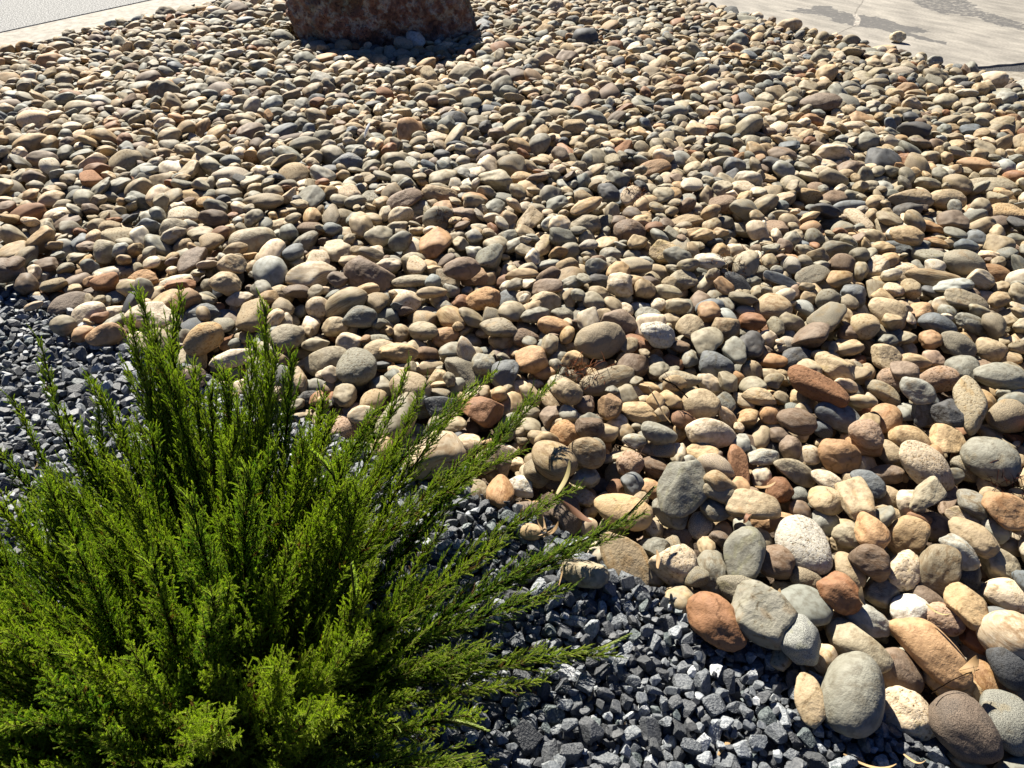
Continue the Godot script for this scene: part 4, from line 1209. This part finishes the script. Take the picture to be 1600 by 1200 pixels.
				var col := base_color.lerp(srgb(0.74, 0.76, 0.34), clampf(w * 0.6 + (u - 0.45) * 0.9, 0.0, 0.9) * r.randf()) * r.randf_range(0.8, 1.2)
				if r.randf() < 0.14 * (1.0 - u) * (1.0 - w):   # needles that have died inside the bush
					col = srgb(0.47, 0.36, 0.22)
				items.append([Transform3D(Basis(x, y, x.cross(y)) * Basis.from_scale(Vector3(sl, sl, sl) * 1.0), at), col])
		var o := put("branch", st.commit(), bark, bush)
		scatter("foliage", sprigs[r.randi() % sprigs.size()], leaf, items, o)
		# the leading shoot, tight and pale
		if t[1]:
			var end := (pts[14] - pts[12]).normalized()
			var x := end.cross(Vector3.RIGHT).normalized()
			var sl := r.randf_range(0.04, 0.07)
			if t[3]:
				sl = 0.16
			var mat := leaf.duplicate() as StandardMaterial3D
			mat.albedo_color = Color(0.62, 0.66, 0.40)
			var sh := put("shoot_tip", shoot, mat, o)
			sh.transform = Transform3D(Basis(x, end, x.cross(end)) * Basis.from_scale(Vector3.ONE * sl), pts[14] - end * sl * (0.75 if t[3] else 0.5))


# ---------------------------------------------------------------- dry leaves, twigs, tufts

func blade(length: float, width: float, curl: float, sd: int) -> ArrayMesh:
	var r := RandomNumberGenerator.new()
	r.seed = sd
	var st := SurfaceTool.new()
	st.begin(Mesh.PRIMITIVE_TRIANGLES)
	var n := 12
	var p := Vector3.ZERO
	var ang := r.randf_range(-0.3, 0.3)
	var rows := []
	for i in n + 1:
		var t := float(i) / n
		var d := Vector3(cos(ang), sin(ang), 0.15 * sin(t * 5.0))
		var w := width * 0.5 * pow(sin(PI * clampf(t * 0.94 + 0.05, 0.0, 1.0)), 0.75) + 0.0006
		var side := Vector3(0, sin(t * 2.0) * 0.6, 1).normalized()
		var up := d.cross(side).normalized()
		rows.append([p - side * w + up * w * 0.35, p, p + side * w + up * w * 0.35])
		p += d * length / n
		ang += curl / n * (0.6 + 0.8 * r.randf())
	for i in n:
		for k in 2:
			for q in [[rows[i][k], rows[i][k + 1], rows[i + 1][k + 1]], [rows[i][k], rows[i + 1][k + 1], rows[i + 1][k]]]:
				for v in q:
					st.add_vertex(v)
	st.generate_normals()
	return st.commit()

func build_litter() -> void:
	var r := RandomNumberGenerator.new()
	r.seed = 12
	var straw := []
	for c in [Color(0.64, 0.53, 0.37), Color(0.54, 0.43, 0.28), Color(0.45, 0.30, 0.2), Color(0.58, 0.53, 0.35)]:
		var m := StandardMaterial3D.new()
		m.albedo_color = c
		m.roughness = 0.7
		m.backlight_enabled = true
		m.backlight = Color(0.4, 0.36, 0.28)
		straw.append(m)
	var words := ["pale straw", "tan", "reddish brown", "greenish straw"]
	# px, py, height, length m, width m, curl, turn, tone, what it lies by
	for e in [[870, 772, 0.15, 0.09, 0.012, 1.0, 1.2, 3, "standing between stones at the juniper tips"], [853, 830, 0.13, 0.075, 0.016, 1.9, 2.0, 1, "curled by the long brown stone"], [840, 838, 0.12, 0.06, 0.014, 1.3, 0.4, 1, "leaning on the long brown stone"], [925, 815, 0.13, 0.09, 0.014, 0.7, 2.6, 2, "lying under the cream and orange oval stone"], [1162, 817, 0.13, 0.06, 0.012, 5.0, 0.9, 2, "rolled into a ring above the upright pale grey stone"], [1122, 1180, 0.075, 0.085, 0.008, 0.2, 0.95, 1, "stuck upright in the dark gravel"], [1318, 1178, 0.08, 0.09, 0.006, 1.6, -0.4, 0, "arched over dark gravel by the egg stone"], [1412, 1178, 0.12, 0.05, 0.006, 1.2, -1.0, 0, "between the gravel and the dark grey stone"], [1503, 1052, 0.15, 0.05, 0.02, 1.6, 0.7, 1, "crumpled on the yellowish stone with twigs"], [1447, 943, 0.15, 0.05, 0.006, 1.4, -0.9, 3, "along the white stone"], [895, 988, 0.06, 0.04, 0.012, 0.5, -0.3, 1, "flat on the gravel near the juniper"], [1028, 888, 0.14, 0.05, 0.007, 0.4, 1.5, 1, "beside the pitted cream stone"], [862, 945, 0.07, 0.10, 0.003, 0.3, 1.3, 0, "thin stalk across the gravel by the juniper"], [850, 1090, 0.06, 0.045, 0.01, 1.1, 2.8, 2, "under the lowest juniper shoot"], [920, 1100, 0.06, 0.04, 0.008, 0.9, 1.4, 1, "crumpled in open gravel"], [1048, 660, 0.13, 0.11, 0.003, 0.6, 2.3, 0, "thin stalk among tan stones"], [1180, 760, 0.12, 0.05, 0.012, 0.8, 0.2, 1, "in the gap by the red-brown wedge stone"], [1205, 948, 0.13, 0.045, 0.012, 1.2, 1.0, 0, "above the big grey stone by the gravel"], [1352, 945, 0.13, 0.04, 0.01, 1.2, 2.0, 0, "next to the rust-orange block"], [40, 740, 0.06, 0.05, 0.016, 1.0, 0.4, 1, "on the gravel behind the juniper"]]:
		var o := put("dry_leaf" if e[4] > 0.004 else "dry_stalk", blade(e[3], e[4], e[5], r.randi()), straw[e[7]])
		o.position = on_plane(e[0], e[1], e[2])
		o.rotation = Vector3(0, e[6], r.randf_range(-0.2, 0.3))
		tag(o, "%s dry %s %s" % [words[e[7]], "leaf" if e[4] > 0.004 else "grass", e[8]], "leaf" if e[4] > 0.004 else "stalk", "dry leaves and stalks")
	# twigs
	var bark := base_mat(Color(0.42, 0.33, 0.26), "", "", 0.0, 1.0, 0.9)
	for e in [[[[1455, 1083, 0.13], [1490, 1062, 0.145], [1512, 1052, 0.15], [1530, 1046, 0.14]], 0.0013, "thin brown twig lying over the yellowish flat stone"], [[[1125, 88, 0.13], [1160, 92, 0.13], [1210, 97, 0.12]], 0.008, "dark strip of bark on the far stones"], [[[1035, 592, 0.14], [1056, 603, 0.15], [1075, 622, 0.13]], 0.0028, "brown twig beside the long tilted greyish tan stone"], [[[962, 694, 0.14], [985, 700, 0.15], [1010, 712, 0.13]], 0.002, "thin dark twig across the tan stones"], [[[676, 772, 0.15], [705, 735, 0.19], [718, 715, 0.2]], 0.0035, "bare brown juniper twig leaning on the stones"]]:
		var pts := PackedVector3Array()
		for p in e[0]:
			pts.append(on_plane(p[0], p[1], p[2]))
		var st := SurfaceTool.new()
		st.begin(Mesh.PRIMITIVE_TRIANGLES)
		tube(st, pts, e[1], e[1] * 0.6, 6, Color.WHITE, Color.WHITE)
		for k in 3:
			var a := pts[1].lerp(pts[pts.size() - 1], k / 3.0)
			tube(st, PackedVector3Array([a, a + Vector3(r.randfn() * 0.01, 0.006, r.randfn() * 0.01), a + Vector3(r.randfn() * 0.02, 0.012, r.randfn() * 0.02)]), e[1] * 0.5, e[1] * 0.2, 4, Color.WHITE, Color.WHITE)
		var o := put("twig", st.commit(), bark)
		tag(o, e[2], "twig", "twigs on the stones")
	# dry tufts of fine stems
	for e in [[418, 50, 0.10, 0.16, 150, Color(0.56, 0.49, 0.30), "dry olive tuft at the foot of the boulder"], [445, 64, 0.09, 0.08, 60, Color(0.36, 0.27, 0.19), "small dark brown tuft in front of the boulder corner"], [903, 584, 0.10, 0.07, 110, Color(0.58, 0.36, 0.24), "rusty dry tuft between stones by the juniper tips"], [1150, 412, 0.10, 0.10, 130, Color(0.50, 0.35, 0.22), "brown dry tuft behind the leaning dark slab"], [1590, 764, 0.10, 0.08, 90, Color(0.36, 0.2, 0.15), "dark red-brown litter tuft beside the biggest smooth grey stone"], [992, 305, 0.11, 0.05, 50, Color(0.45, 0.28, 0.18), "small reddish tuft in a hollow of the stones"], [690, 340, 0.11, 0.05, 40, Color(0.4, 0.3, 0.22), "small dark dry tuft amid grey stones"]]:
		var st := SurfaceTool.new()
		st.begin(Mesh.PRIMITIVE_TRIANGLES)
		for k in e[4]:
			var a := Vector3(r.randfn() * e[3] * 0.5, r.randf_range(-0.02, 0.02), r.randfn() * e[3] * 0.4)
			var d := Vector3(r.randfn(), absf(r.randfn()) * 0.7, r.randfn()).normalized() * r.randf_range(0.015, 0.045)
			tube(st, PackedVector3Array([a, a + d * 0.5 + Vector3(0, 0.004, 0), a + d]), 0.0011, 0.0005, 3, Color.WHITE, Color.WHITE)
		var m := StandardMaterial3D.new()
		m.albedo_color = e[5]
		m.roughness = 0.9
		var o := put("dry_tuft", st.commit(), m)
		o.position = on_plane(e[0], e[1], e[2])
		tag(o, e[6], "dry grass", "dry tufts among the stones")
	# a white splinter of shell among the far stones
	var white := StandardMaterial3D.new()
	white.albedo_color = Color(0.86, 0.87, 0.88)
	white.roughness = 0.5
	var shard := put("shell_splinter", stone_mesh(3, 16.0, 7, 0.45, 0.05, 0.02, Color.WHITE, 0.0, 61), white)
	shard.transform = Transform3D(Basis.from_euler(Vector3(0.3, 0.3, 1.2)) * Basis.from_scale(Vector3(0.042, 0.006, 0.012)), on_plane(573, 204, 0.15))
	tag(shard, "upright thin white splinter among the grey stones", "splinter")
